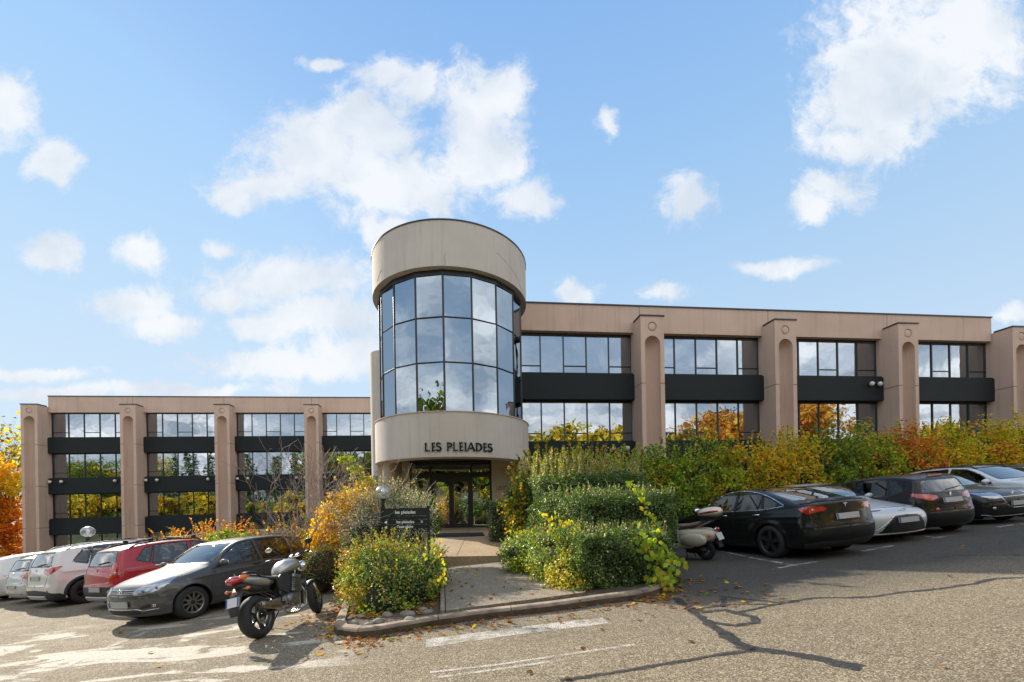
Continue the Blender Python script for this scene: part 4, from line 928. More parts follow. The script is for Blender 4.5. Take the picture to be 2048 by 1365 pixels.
for (x, y, Z, off, k, lb) in ((90, 925, 92, L_, 'b', 'brown thin tree, leftmost of those facing the far wing'), (160, 915, 94, L_, 'g', 'olive tree facing the far wing beside the brown one'), (225, 905, 90, L_, 'g', 'round olive tree facing the far wing'), (290, 912, 95, L_, 'y', 'ochre tree facing the second bay of the far wing'),
        (345, 900, 86, L_, 'c', 'dark conifer facing the second bay of the far wing'), (385, 903, 88, L_, 'c', 'conifer right of the dark one facing the far wing'), (425, 898, 86, L_, 'c', 'conifer facing the third far-wing pylon'), (495, 905, 84, L_, 'c', 'conifer facing the third far-wing bay'), (545, 910, 86, L_, 'c', 'slim conifer facing the third far-wing bay'), (590, 905, 84, L_, 'c', 'broad conifer facing the third far-wing bay'),
        (660, 895, 86, L_, 'g', 'green tree facing the fourth far-wing bay'), (710, 890, 88, L_, 'c', 'conifer facing the fourth far-wing bay'), (760, 895, 88, L_, 'g', 'green tree facing the tower side'),
        (130, 1000, 76, L_, 'y', 'low yellow tree facing the lowest far-wing windows'), (200, 985, 76, L_, 'y', 'yellow tree facing the second lowest windows'), (320, 990, 77, L_, 'y', 'bright yellow tree facing the second bay'), (410, 985, 76, L_, 'y', 'broad yellow tree facing the second bay'), (520, 1000, 76, L_, 'g', 'low olive tree facing the third bay'), (580, 985, 76, L_, 'y', 'yellow tree facing the third bay'), (250, 1000, 77, L_, 'g', 'low green tree facing the first bay'), (680, 990, 77, L_, 'g', 'low green tree facing the fourth bay'),
        (1085, 855, 52, 0, 'y', 'yellow tree facing the first near-wing bay'), (1165, 850, 52, 0, 'y', 'bright yellow tree facing the first near-wing bay'), (1235, 858, 53, 0, 'y', 'yellow tree facing the first near-wing pylon'), (1345, 862, 54, 0, 'b', 'thin brown tree facing the second near-wing bay'), (1445, 818, 56, 0, 'o', 'large russet tree facing the second near-wing bay'),
        (1610, 800, 58, 0, 'o', 'russet tree facing the third near-wing bay'), (1720, 868, 60, 0, 'y', 'yellow tree facing the third near-wing bay'), (1880, 850, 62, 0, 'y', 'yellow tree facing the last near-wing bay')):
    rtree(x, y, Z, off, k, lb)
for (x, y, r, lb) in ((-7.5, -9, 2.0, 'round olive bush across the road, left of the mirrored ones'), (-3.8, -10, 1.9, 'green bush across the road opposite the doors'), (-.5, -9.5, 2.1, 'yellow-green bush across the road opposite the path'), (4.0, -10.5, 2.2, 'ochre bush across the road opposite the scooter')):
    bush(lb, 'bush', [((x, y, G(x, y)+1.0), (r, 1.2, 1.7)), ((x+1, y, G(x, y)+2.0), (r*.6, 1, 1.6))], 5000, .16, [(DG, 2), (MG, 2), (OL, 2), (YE, 1.5)], group='bushes across the road', stems=6, core=.5)
for (x, y, h, lb) in ((-9, -15, 8.5, 'broad green tree across the road opposite the far side of the tower'), (-3, -16, 9, 'olive tree across the road opposite the doors'), (3, -15, 8, 'ochre tree across the road opposite the path')):
    tree(lb, 'tree', (x, y, G(x, y)), h, 11000, .36, [(MG, 3), (OL, 3), (DG, 2), (OY, 1)], .9, REFT, depth=4, cr=1.3, gap=.2, tr=.2, trunk=.14, spread=.9)
# cobbles in the bed, fallen leaves
STN = mat('field_stone', (.20, .175, .145), .85, var=.35, vs=9, bump=.5, bs=40)
for i, (x, y, r) in enumerate([(686, 1243, .085), (706, 1246, .12), (722, 1232, .10), (738, 1249, .10), (756, 1243, .12), (775, 1230, .14), (782, 1248, .10), (802, 1246, .09), (815, 1228, .15), (822, 1241, .15), (857, 1224, .12), (866, 1236, .09), (846, 1218, .11), (700, 1236, .07)]):
    p = pg(x, y+2, .09); b = MB(); b.ball((0, 0, 0), r*.72, 14, 0, (random.uniform(.8, 1.25), random.uniform(.7, 1), .55), Matrix.Rotation(random.uniform(0, 3), 4, 'Z') @ Matrix.Rotation(random.uniform(-.3, .3), 4, 'X'))
    b.v = [tuple(Vector(v)*(1+.14*math.sin(v[0]*31+i)*math.cos(v[1]*27+i*2))) for v in b.v]
    o = b.build('field_stone', STN); o.location = p+Vector((0, 0, r*.04)); tag(o, ['grey stone in the bed, %s of fourteen from the left' % w_ for w_ in ('second', 'third', 'fifth', 'sixth', 'seventh', 'eighth', 'ninth', 'tenth', 'eleventh', 'twelfth', 'last', 'thirteenth', 'fourth', 'first')][i], 'stone', 'stones edging the bed')
n = 900; P = []
for i in range(n):
    a = random.random()
    if a < .45: k = random.randrange(len(KP)-1); q = KP[k].lerp(KP[k+1], random.random()); e = abs(random.gauss(0, .28)); q = Vector((q.x+random.uniform(-.1, .1), q.y-e, 0)); x, y = q.x, q.y
    elif a < .62: x, y = random.uniform(-3.8, -2.6), random.uniform(6.6, 9.0)
    elif a < .75: x, y = random.uniform(2.2, 3.8), random.uniform(5.6, 8.0)
    else: x, y = random.uniform(-9, 10), random.uniform(2.8, 9)
    if a >= .75 and random.random() < .72: continue
    P.append((x, y, G(x, y)+.016))
for i in range(70):
    y = random.uniform(6.6, 11); f = random.random()**2.5; x = lerpline(pathr, y)-f*1.6 if i % 3 else lerpline(pathl, y)+random.random()*.8; P.append((x, y, path_z(x, y)+.012))
for i in range(500): x, y = random.uniform(-2.7, -1.3), random.uniform(6.5, 8.4); P.append((x, y, G(x, y)+.10))
P = np.array(P); o = link('fallen_leaves', leaf_mesh('fallen_leaves', P, np.column_stack([rng.normal(0, .22, len(P)), rng.normal(0, .22, len(P)), np.ones(len(P))]), .062, colours(P, [((.40, .15, .04), 3), (BR, 5), (OY, 1.5), (YE, .6), (LG, .4)], 1, .9), LEAF, .6, .1, six=True))
tag(o, 'fallen autumn leaves scattered along the kerb and on the asphalt', 'leaves', kind='stuff')

# ------------------------------------------------------------ vehicles
PAINTS = {}
def paint(name, col, metal=.5, rough=.35, coat=1.0):
    if name not in MATS:
        m = mat(name, col, rough, metal, coat=coat, coatr=.04); t = NT(m); b = m.node_tree.nodes['Principled BSDF']
        o = t.n('ShaderNodeTexCoord').outputs['Object']; f = t.noise(o, 2.2, 5, .6)
        t.t.links.new(t.mix(t.mr(f, .45, .8, 0, .22), col, tuple(c*.72+.02 for c in col)), b.inputs['Base Color'])
        t.t.links.new(t.mr(f, .3, .7, .015, .04), b.inputs['Coat Roughness'])
        ln = t.n('ShaderNodeBsdfDiffuse', {'Color': (.05, .05, .05, 1)}); gm = t.n('ShaderNodeNewGeometry').outputs['Backfacing']      # inner lining
        mx_ = t.n('ShaderNodeMixShader', {0: gm, 1: b.outputs[0], 2: ln.outputs[0]}); t.t.links.new(mx_.outputs[0], m.node_tree.nodes['Material Output'].inputs[0]); b.inputs['Specular IOR Level'].default_value = .15
    return MATS[name]
def thin_glass(name, tint, base=.10, add=.9, rough=.01):
    m = bpy.data.materials.new(name); m.use_nodes = True; t = NT(m); t.t.nodes.clear()
    tr = t.n('ShaderNodeBsdfTransparent', {'Color': (*tint, 1)}); g = t.n('ShaderNodeBsdfGlossy', {'Color': (1, 1, 1, 1), 'Roughness': rough})
    lw = t.n('ShaderNodeLayerWeight', {'Blend': .5}).outputs['Facing']; f = t.math('ADD', base, t.math('MULTIPLY', t.math('POWER', lw, 3.0), add), clamp=True)
    x = t.n('ShaderNodeMixShader', {0: f, 1: tr.outputs[0], 2: g.outputs[0]}); t.n('ShaderNodeOutputMaterial', {0: x.outputs[0]}); MATS[name] = m; return m
CGL = thin_glass('car_glass', (.42, .46, .44), .09)
SEAL = mat('black_trim', (.012, .012, .013), .45)
PLAS = mat('black_plastic', (.025, .025, .027), .6, bump=.15, bs=300)
TYRE = mat('tyre_rubber', (.018, .018, .018), .75, bump=.2, bs=150)
RIMS = mat('alloy', (.42, .42, .43), .3, .9); RIMD = mat('dark_alloy', (.09, .09, .095), .35, .8)
CHR = mat('chrome', (.75, .75, .77), .12, 1.); GRIL = mat('grille_black', (.01, .01, .011), .4)
LRED = mat('red_lens', (.42, .012, .01), .12, coat=1., spec=.7); LORG = mat('amber_lens', (.75, .18, .01), .15, coat=1.)
LCLR = mat('clear_lens', (.34, .35, .37), .12, .6, coat=1.); LGRY = mat('headlamp_dark', (.10, .105, .11), .15, .4, coat=1.)
PLATE = mat('plate_white', (.36, .37, .37), .5); PBLUE = mat('plate_blue', (.03, .07, .25), .5); SEATM = mat('seat_fabric', (.03, .03, .032), .9)
SILV = mat('silver_plastic', (.38, .37, .36), .45, .4)

def chaikin(p, it=2, closed=True):
    p = np.array(p, float)
    for _ in range(it):
        q = np.roll(p, -1, 0); p = np.stack([p*.78+q*.22, p*.22+q*.78], 1).reshape(-1, 2)
    return p
def poly_sdf(X, Z, poly):
    poly = np.array(poly, float); d = np.full(X.shape, 1e9); ins = np.zeros(X.shape, bool); n = len(poly)
    for i in range(n):
        a, b = poly[i], poly[(i+1) % n]; e = b-a; px_, pz_ = X-a[0], Z-a[1]; t_ = np.clip((px_*e[0]+pz_*e[1])/max(e@e, 1e-12), 0, 1)
        d = np.minimum(d, (px_-e[0]*t_)**2+(pz_-e[1]*t_)**2)
        if a[1] != b[1]:
            c = ((a[1] > Z) != (b[1] > Z)) & (X < (b[0]-a[0])*(Z-a[1])/(b[1]-a[1])+a[0]); ins ^= c
    d = np.sqrt(d); return np.where(ins, -d, d)
class Car:
    """closed body found on a soft intersection of side profile, plan and cross-section"""
    def __init__(s, sp):
        s.sp = sp; s.L, s.W, s.H = sp['L'], sp['W'], sp['H']; s.hw = s.W/2
        pr = chaikin(sp['prof'], 2); s.x0, s.z0, s.st = -.3, -.1, .0125
        gx = np.arange(s.x0, s.L+.3, s.st); gz = np.arange(s.z0, s.H+.4, s.st)
        Xg, Zg = np.meshgrid(gx, gz, indexing='ij'); s.grid = poly_sdf(Xg, Zg, pr)
        b = sp['belt']; s.zk = [0, .18, .32, .52, .72, b-.05, b+.02, s.H-.12, s.H+.1]
        rw = sp.get('roofw', .735); s.wk = [.90, .93, .985, 1.0, .995, .955, .925, rw+.03, rw-.04]
    def samp(s, x, z):
        u = np.clip((x-s.x0)/s.st, 0, s.grid.shape[0]-1.001); v = np.clip((z-s.z0)/s.st, 0, s.grid.shape[1]-1.001); i = u.astype(int); j = v.astype(int); f, g = u-i, v-j; A = s.grid
        return (A[i, j]*(1-f)+A[i+1, j]*f)*(1-g)+(A[i, j+1]*(1-f)+A[i+1, j+1]*f)*g
    def width(s, x, z):
        w_ = np.interp(z, s.zk, s.wk)*s.hw; sp = s.sp; b = sp['belt']
        g = np.clip((z-b)/(s.H-b), 0, 1)
        xr = np.clip((x-s.L*.62)/(s.L*.38), 0, 1); xf = np.clip((s.L*.42-x)/(s.L*.42), 0, 1)
        w_ = w_*(1-sp.get('rtap', .10)*xr**2-.05*xf**2*(1-g)-.05*g*xr)
        for xw in sp['wheels']:
            r = np.hypot(x-xw, z-sp['rw']); w_ = w_+.022*np.exp(-((r-sp['rw']-.05)/.06)**2)*(z < b)
        zc = sp.get('crease', b-.16)
        w_ = w_+.012*np.exp(-((z-zc-(x-s.L/2)*.02)/.035)**2)*(x > .7)*(x < s.L-.3)-.010*np.exp(-((z-.42)/.10)**2)*np.clip(np.minimum(x-sp['wheels'][0]-.45, sp['wheels'][1]-.45-x)*5, 0, 1)
        return w_
    def F(s, P):
        x, y, z = P[:, 0], np.abs(P[:, 1]), P[:, 2]; a = y/s.hw; xc = s.L/2; sp = s.sp
        fr = np.clip((xc-x)/xc, 0, 1); rr = np.clip((x-xc)/xc, 0, 1)
        sh = sp.get('bowf', .10)*(a**2*.55+a**7*1.1)*fr-sp.get('bowr', .08)*(a**2*.5+a**8*1.1)*rr
        x1 = x-sh*(1.0)*1.0
        x1 = x-np.where(x < xc, sp.get('bowf', .10)*(a**2*.55+a**7*1.1)*np.minimum(1, fr*1.4), 0)+np.where(x >= xc, sp.get('bowr', .08)*(a**2*.5+a**8*1.1)*np.minimum(1, rr*1.4), 0)
        z1 = z+.055*a*a*np.clip((z-.5)/.4, 0, 1)
        ds = s.samp(x1, z1); dw = (y-s.width(x, z))*.95; k = sp.get('k', .055)
        h = np.clip(.5+.5*(ds-dw)/k, 0, 1); return dw*(1-h)+ds*h+k*h*(1-h)
    def build_surface(s, res):
        L = s.L; e = .62; z0 = .60; nc = int(.62*1.45/res); nm = int((L-2*e)/res); nr = int(2.6/res)
        st = [('f', PI/2*i/nc) for i in range(1, nc)]+[('m', e+(L-2*e)*i/nm) for i in range(nm+1)]+[('r', PI/2*(nc-i)/nc) for i in range(1, nc)]
        ph = np.linspace(0, PI, nr)         # 0 = straight down, pi = straight up, y >= 0
        O = np.zeros((len(st), nr, 3)); D = np.zeros_like(O)
        for i, (t_, v) in enumerate(st):
            if t_ == 'm': ax, c, q = v, 0, 1
            elif t_ == 'f': ax, c, q = e, -math.cos(v), math.sin(v)
            else: ax, c, q = L-e, math.cos(v), math.sin(v)
            O[i, :, 0] = ax; O[i, :, 2] = z0; D[i, :, 0] = c; D[i, :, 1] = q*np.sin(ph); D[i, :, 2] = -q*np.cos(ph)
        O = O.reshape(-1, 3); D = D.reshape(-1, 3); lo = np.zeros(len(O)); hi = np.full(len(O), 1.5)
        for _ in range(15):
            m = (lo+hi)/2; f = s.F(O+D*m[:, None]); lo = np.where(f < 0, m, lo); hi = np.where(f < 0, hi, m)
        P = (O+D*lo[:, None]); s.ns, s.nr = len(st), nr; return P
    def normals(s, P):
        e = .016; g = np.stack([s.F(P+np.eye(3)[k]*e)-s.F(P-np.eye(3)[k]*e) for k in range(3)], 1); return unit(g)
    def side_y(s, x, z):
        lo, hi = 0., 1.3
        for _ in range(22):
            m = (lo+hi)/2
            if s.F(np.array([[x, m, z]]))[0] < 0: lo = m
            else: hi = m
        return lo
    def front_x(s, y, z, rear=False):
        lo, hi = (s.L/2, s.L+.2) if rear else (s.L/2, -.2)
        for _ in range(22):
            m = (lo+hi)/2
            if s.F(np.array([[m, y, z]]))[0] < 0: lo = m
            else: hi = m
        return lo
def surf_path(car, pts, kind):
    """polyline on the body: kind 's' gives (x, z) on the side, 'f'/'r' gives (y, z) on nose or tail"""
    o = []
    for a, b in zip(pts[:-1], pts[1:]):
        n = max(2, int(math.dist(a, b)/.06))
        for i in range(n+1):
            f = i/n; q = (a[0]+(b[0]-a[0])*f, a[1]+(b[1]-a[1])*f)
            o.append((q[0], car.side_y(*q), q[1]) if kind == 's' else (car.front_x(q[0], q[1], kind == 'r'), q[0], q[1]))
    return o
def build_car(sp, M, label, group=None, cat='car', res=.02):
    car = Car(sp); L, hw, H = car.L, car.hw, car.H; belt = sp['belt']; rw = sp['rw']; WX = sp['wheels']
    root = empty(sp.get('name', 'parked_car'), label=label, cat=cat, group=group, M=M)
    X2 = lambda p: Vector((p[1], L/2-p[0], p[2]))         # car space -> object space, forward is +Y
    P = car.build_surface(res); Nn = car.normals(P); x, y, z = P.T
    # classes by signed distance; snap vertices onto outlines first
    feats = []
    for f in sp['feats']: feats.append(f)
    def coords(kind, P, Nn):
        x, y, z = P.T
        if kind == 's': return x, z, (Nn[:, 1] > .38)
        if kind == 'f': return y+np.clip(x, 0, 9)*1.0, z, (x < L*.40) & (Nn[:, 2] < .93)
        if kind == 'r': return y+np.clip(L-x, 0, 9)*1.0, z, (x > L*.62) & (Nn[:, 2] < .95)
        if kind == 'ws': return y, z, (x < L*.62) & (Nn[:, 0] < -.1) & (Nn[:, 2] > .25)
        if kind == 'rw': return y, z, (x > L*.5) & (Nn[:, 0] > .10)
    outl = [(k, chaikin(p, 1) if rnd else np.array(p, float)) for (nm, k, p, mt, rnd) in feats]
    def dfun(k, poly, Pq):
        aa, bb, _ = coords(k, Pq, Nn[:len(Pq)]); d = poly_sdf(aa, bb, poly)
        if k == 'ws': d = np.maximum(d, Pq[:, 1]-(car.width(Pq[:, 0], Pq[:, 2])-.075))
        if k == 'rw': d = np.maximum(d, Pq[:, 1]-(car.width(Pq[:, 0], Pq[:, 2])-sp.get('rwm', .11)))
        return d
    for (k, poly), ft in zip(outl, feats):
        aa, bb, dom = coords(k, P, Nn); idx = np.where(dom & (aa > poly[:, 0].min()-.06) & (aa < poly[:, 0].max()+.06) & (bb > poly[:, 1].min()-.06) & (bb < poly[:, 1].max()+.06))[0]
        if len(idx) == 0: continue
        d = dfun(k, poly, P[idx])
        for lv in ((0, .024) if ft[3] is CGL else (0,)):
            m = np.abs(d-lv) < res*.55; j = idx[m]
            if len(j) == 0: continue
            e = .002; Pj = P[j]; dj = d[m]-lv; g = np.stack([(dfun(k, poly, Pj+np.eye(3)[q]*e)-dfun(k, poly, Pj-np.eye(3)[q]*e))/(2*e) for q in range(3)], 1)
            nj = Nn[j]; g -= (g*nj).sum(1, keepdims=True)*nj; gg = np.maximum((g*g).sum(1), .15); mv = -(dj/gg)[:, None]*g; ln = np.linalg.norm(mv, axis=1, keepdims=True); mv *= np.minimum(1, res*.75/np.maximum(ln, 1e-9))
            P[j] = Pj+mv; P[j, 1] = np.maximum(P[j, 1], 0)
    # wheel openings: snap to circle
    ra = rw+sp.get('gap', .045)
    for xw in WX:
        r = np.hypot(P[:, 0]-xw, P[:, 2]-rw); m = (np.abs(r-ra) < res*.55) & (P[:, 1] > hw*.72) & (P[:, 2] > .12); f = ra/np.maximum(r, 1e-6)
        P[m, 0] = xw+(P[m, 0]-xw)*f[m]; P[m, 2] = rw+(P[m, 2]-rw)*f[m]
    ns, nr = car.ns, car.nr; I = np.arange(ns*nr).reshape(ns, nr)
    Q = np.stack([I[:-1, :-1], I[:-1, 1:], I[1:, 1:], I[1:, :-1]], -1).reshape(-1, 4)
    C = P[Q].mean(1); CN = unit(Nn[Q].mean(1)); cls = np.zeros(len(Q), int); names = ['body']
    # low trim
    for (nm, k, p, mt, rnd), (_, poly) in zip(feats, outl):
        if nm not in names: names.append(nm)
        a, b, dom = coords(k, C, CN); d = poly_sdf(a, b, poly)
        if k == 'ws': d = np.maximum(d, C[:, 1]-(car.width(C[:, 0], C[:, 2])-.075)); 
        if k == 'rw': d = np.maximum(d, C[:, 1]-(car.width(C[:, 0], C[:, 2])-sp.get('rwm', .11)))
        sl_ = .024 if mt is CGL else 0
        if sl_:
            if 'seal' not in names: names.append('seal')
            cls[(d < sl_) & dom & (cls == 0)] = names.index('seal')
            cls[(d < 0) & dom] = names.index(nm)
        else: cls[(d < 0) & dom] = names.index(nm)
    cut = np.zeros(len(Q), bool)
    for xw in WX: cut |= (np.hypot(C[:, 0]-xw, C[:, 2]-rw) < ra) & (C[:, 1] > hw*.72)
    matof = {'body': sp['paint'], 'seal': SEAL}
    for f in feats: matof[f[0]] = f[3]
    mir = P*np.array([1, -1, 1])
    def emit(name, sel, mats_, parent, push=0.0, mi=None):
        q = Q[sel]
        if len(q) == 0: return None
        used, inv = np.unique(q, return_inverse=True); inv = inv.reshape(q.shape); n = len(used)
        A = P[used]+Nn[used]*push; B = A*np.array([1, -1, 1]); V = np.concatenate([A, B]); V = np.column_stack([V[:, 1], L/2-V[:, 0], V[:, 2]])
        Fc = np.concatenate([inv, inv[:, ::-1]+n]); me = bpy.data.meshes.new(name); me.vertices.add(2*n); me.vertices.foreach_set('co', V.astype(np.float32).ravel())
        me.loops.add(len(Fc)*4); me.loops.foreach_set('vertex_index', Fc.ravel().astype(np.int32)); me.polygons.add(len(Fc)); me.polygons.foreach_set('loop_start', np.arange(0, len(Fc)*4, 4, dtype=np.int32)); me.polygons.foreach_set('loop_total', np.full(len(Fc), 4, np.int32))
        me.polygons.foreach_set('use_smooth', np.ones(len(Fc), bool)); 
        for m_ in mats_: me.materials.append(m_)
        if mi is not None: me.polygons.foreach_set('material_index', np.concatenate([mi, mi]).astype(np.int32))
        me.update(calc_edges=True)
        n2 = np.concatenate([Nn[used], Nn[used]*np.array([1, -1, 1])]); n2 = np.column_stack([n2[:, 1], -n2[:, 0], n2[:, 2]])
        try: me.normals_split_custom_set_from_vertices(n2.astype(float).tolist())
        except Exception: pass
        o_ = link(name, me, parent); o_.cycles.shadow_terminator_geometry_offset = .3; o_.cycles.shadow_terminator_offset = .15; return o_
    bsel = ((cls == 0) | (cls == names.index('seal') if 'seal' in names else cls == 0)) & ~cut
    body = emit('body', bsel, [sp['paint'], SEAL], root, 0, (cls[bsel] != 0).astype(int))
    for nm in names[1:]:
        if nm == 'seal': continue
        sel = (cls == names.index(nm)) & ~cut; push = -.006 if matof[nm] is CGL else (.004 if nm in ('headlight', 'taillight') else 0)
        if dict((f[0], min(q[0] for q in f[2]) > .02) for f in feats)[nm] or nm in ('side_window', 'quarter_window', 'rear_door_window'):      # one object per side
            o = emit(nm, sel, [matof[nm]], root, push)
            if o:
                me = o.data; n = len(me.polygons)//2
                for h in (0, 1):
                    m2 = me.copy(); bm = bmesh.new(); bm.from_mesh(m2); bm.faces.ensure_lookup_table()
                    bmesh.ops.delete(bm, geom=[f for f in bm.faces if (f.index < n) != (h == 0)], context='FACES'); bm.to_mesh(m2); bm.free(); link(nm, m2, root)
                bpy.data.objects.remove(o)
        else: emit(nm, sel, [matof[nm]], root, push)
    # seams, handles, mirrors, wells
    def gap_(pts): sm = MB(); sm.tube(pts, .0045, 4, cap=False); sm.build('panel_gap', SEAL, body)
    for l in sp['seams']:
        pth = surf_path(car, l, 's')
        for sgn in (1, -1): gap_([X2((a, b*sgn+.0, c)) for a, b, c in pth])
    for k in ('f', 'r'):
        for l in sp.get('seams_'+k, []):
            pth = surf_path(car, l, k)
            for sgn in (1, -1): gap_([X2((a, b*sgn, c)) for a, b, c in pth])
    for (k, l, r, mt, nm) in sp.get('strips', []):
        pth = surf_path(car, l, k)
        for sgn in (1, -1):
            sb = MB(); sb.tube([X2((a, b*sgn, c)) for a, b, c in pth], r, 6); sb.build(nm, mt, root)
    for xw in WX:
        for sgn in (1, -1):
            wl = MB(); rings = []; na = 28
            for i in range(na+1):
                an = -PI*.12+(PI*1.24)*i/na; cx_, cz_ = xw+ra*math.cos(an), rw+ra*math.sin(an)
                if cz_ < .14: cz_ = .14
                yy = car.side_y(cx_, cz_)
                rings.append([X2((cx_, (yy+.002)*sgn, cz_)), X2((cx_, (yy-.03)*sgn, cz_)), X2((cx_, hw*.45*sgn, cz_))])
            V = [p for r_ in rings for p in r_]; wl.add(V, [[i*3+j, i*3+j+1, i*3+j+4, i*3+j+3] for i in range(na) for j in range(2)], 0, True)
            wl.add([X2((xw+ra*1.05*math.cos(a), hw*.46*sgn, max(.12, rw+ra*1.05*math.sin(a)))) for a in [2*PI*i/24 for i in range(24)]], [list(range(24))], 0)
            wl.build('wheel_well', SEAL, root)
            if sp.get('arch'):
                ar = MB(); pts = []
                for i in range(25):
                    an = -PI*.02+(PI*1.04)*i/24; cx_, cz_ = xw+(ra+.03)*math.cos(an), rw+(ra+.03)*math.sin(an); pts.append(X2((cx_, (car.side_y(cx_, max(cz_, .2))+.002)*sgn, cz_)))
                ar.tube(pts, .042, 8, flat=.6); ar.build('wheel_arch', PLAS, root)
            make_wheel(root, X2((xw, (hw-.115)*sgn, rw)), rw, sgn, sp.get('rim', 'ten'), sp.get('rimmat', RIMS))
    for hx in sp['handles']:
        for sgn in (1, -1):
            yy = car.side_y(hx[0], hx[1]); h = MB(); h.tube([X2((hx[0]-.09, (yy+.004)*sgn, hx[1]-.003)), X2((hx[0]-.05, (yy+.03)*sgn, hx[1])), X2((hx[0]+.06, (yy+.03)*sgn, hx[1]+.003)), X2((hx[0]+.10, (yy+.004)*sgn, hx[1]+.004))], .013, 8, flat=1.2); h.build('door_handle', sp.get('handlemat', sp['paint']), root)
    mx, mz = sp['mirror']
    for sgn in (1, -1):
        yy = car.side_y(mx, mz); m = MB(); c = X2((mx, (yy+.15)*sgn, mz+.05)); m.ball(c, .1, 14, 0, (1.1, .62, .72)); m.tube([X2((mx-.02, (yy-.02)*sgn, mz-.02)), X2((mx, (yy+.08)*sgn, mz+.02))], .03, 8, 0)
        o = m.build('wing_mirror', sp.get('mirmat', sp['paint']), root); g = MB(); g.ball(c+Vector((0, -.045, 0)), .085, 12, 0, (1.05, .25, .68)); g.build('mirror_glass', CHR, o)
    # number plates
    for (k, z_, mt) in sp['plates']:
        xx = car.front_x(0, z_, k == 'r'); dx = .012 if k == 'r' else -.012
        tlt = math.atan2(car.front_x(0, z_+.05, k == 'r')-car.front_x(0, z_-.05, k == 'r'), .1)
        b = MB(); Mx = Matrix.Rotation((tlt if k == 'r' else tlt)*1.0, 4, 'X'); c = X2((xx+dx, 0, z_)); b.box(c, (.52, .016, .11), 0, Mx); b.box(c+Vector((0, -.0 if 0 else (.0095 if k == 'f' else -.0095), 0)), (.035, .004, .1), 1, Mx @ Matrix.Translation((0, 0, 0)))
        V = b.v; b.v = [tuple(Vector(v)+(Vector((-.235 if k == 'r' else .235, 0, 0)) if i >= 8 else Vector((0, 0, 0)))) for i, v in enumerate(V)]
        b.build('number_plate', [PLATE, PBLUE], root)
    if sp.get('rails'):
        x0_, x1_ = sp['rails'];
        for sgn in (1, -1):
            r = MB(); pts = [X2((x_, hw*.66*sgn, car_top(car, x_, hw*.66)+dz)) for x_, dz in ((x0_, -.005), (x0_+.12, .045), ((x0_+x1_)/2, .06), (x1_-.15, .045), (x1_, -.005))]
            r.tube(pts, .018, 6, flat=1.2); r.build('roof_rail', sp.get('railmat', PLAS), root)
    if sp.get('bars'):
        for x_ in sp['bars']:
            r = MB(); r.tube([X2((x_, -hw*.78, car_top(car, x_, hw*.6)+.12)), X2((x_, 0, car_top(car, x_, 0)+.075)), X2((x_, hw*.78, car_top(car, x_, hw*.6)+.12))], .02, 6, flat=.6)
            for sgn in (1, -1): r.box(X2((x_, hw*.66*sgn, car_top(car, x_, hw*.66)+.07)), (.06, .09, .09))
            r.build('roof_bar', PLAS, root)
    if sp.get('wiper'):
        z_ = sp['wiper']; w_ = MB(); pts = []
        for q in (-.02, .12, .26, .40): pts.append(X2((car.front_x(abs(q), z_+.02+q*.1, True)+.015, q, z_+.02+q*.12)))
        w_.tube(pts, .011, 5); w_.build('rear_wiper', SEAL, root)
    if sp.get('emblem'):
        for k, z_, r_, mt in sp['emblem']:
            xx = car.front_x(0, z_, k == 'r'); e = MB(); Mr = Matrix.Translation(X2((xx+(.006 if k == 'r' else -.006), 0, z_))) @ (Matrix.Rotation(PI, 4, 'Z') if k == 'f' else Matrix.Identity(4)) @ Matrix.Rotation(PI/2, 4, 'X')
            sp['logo'](e, Mr, r_, k); e.build('emblem', mt, root)
    for fn in sp.get('extra', []): fn(car, root, X2)
    # interior
    it = MB(); V = [X2((a, b, belt-.42)) for a, b in ((1.25, -hw*.82), (L-.55, -hw*.82), (L-.55, hw*.82), (1.25, hw*.82))]; it.add(V, [[0, 1, 2, 3]])
    it.box(X2((1.38, 0, belt-.12)), (hw*1.55, .34, .22), 0, None, .05); it.build('dashboard', SEAL, root)
    xs_ = (L*.52, L*.735)
    for i_, xx in enumerate(xs_):
        for y_ in (-.36, .36):
            st_ = MB(); st_.box(X2((xx, y_, belt-.10)), (.46, .13, .62), 0, Matrix.Rotation(-.2, 3, 'X').to_4x4(), .05); st_.box(X2((xx-.24, y_, belt-.36)), (.48, .48, .14), 0, None, .05)
            o_ = st_.build('seat', SEATM, root); hr = MB(); hr.ball(X2((xx+.07, y_, belt+.28)), .13, 12, 0, (1, .5, .72)); hr.build('headrest', SEATM, o_)
    return root, car
def car_top(car, x, y):
    lo, hi = .6, car.H+.2
    for _ in range(22):
        m = (lo+hi)/2
        if car.F(np.array([[x, y, m]]))[0] < 0: lo = m
        else: hi = m
    return lo
WCACHE = {}
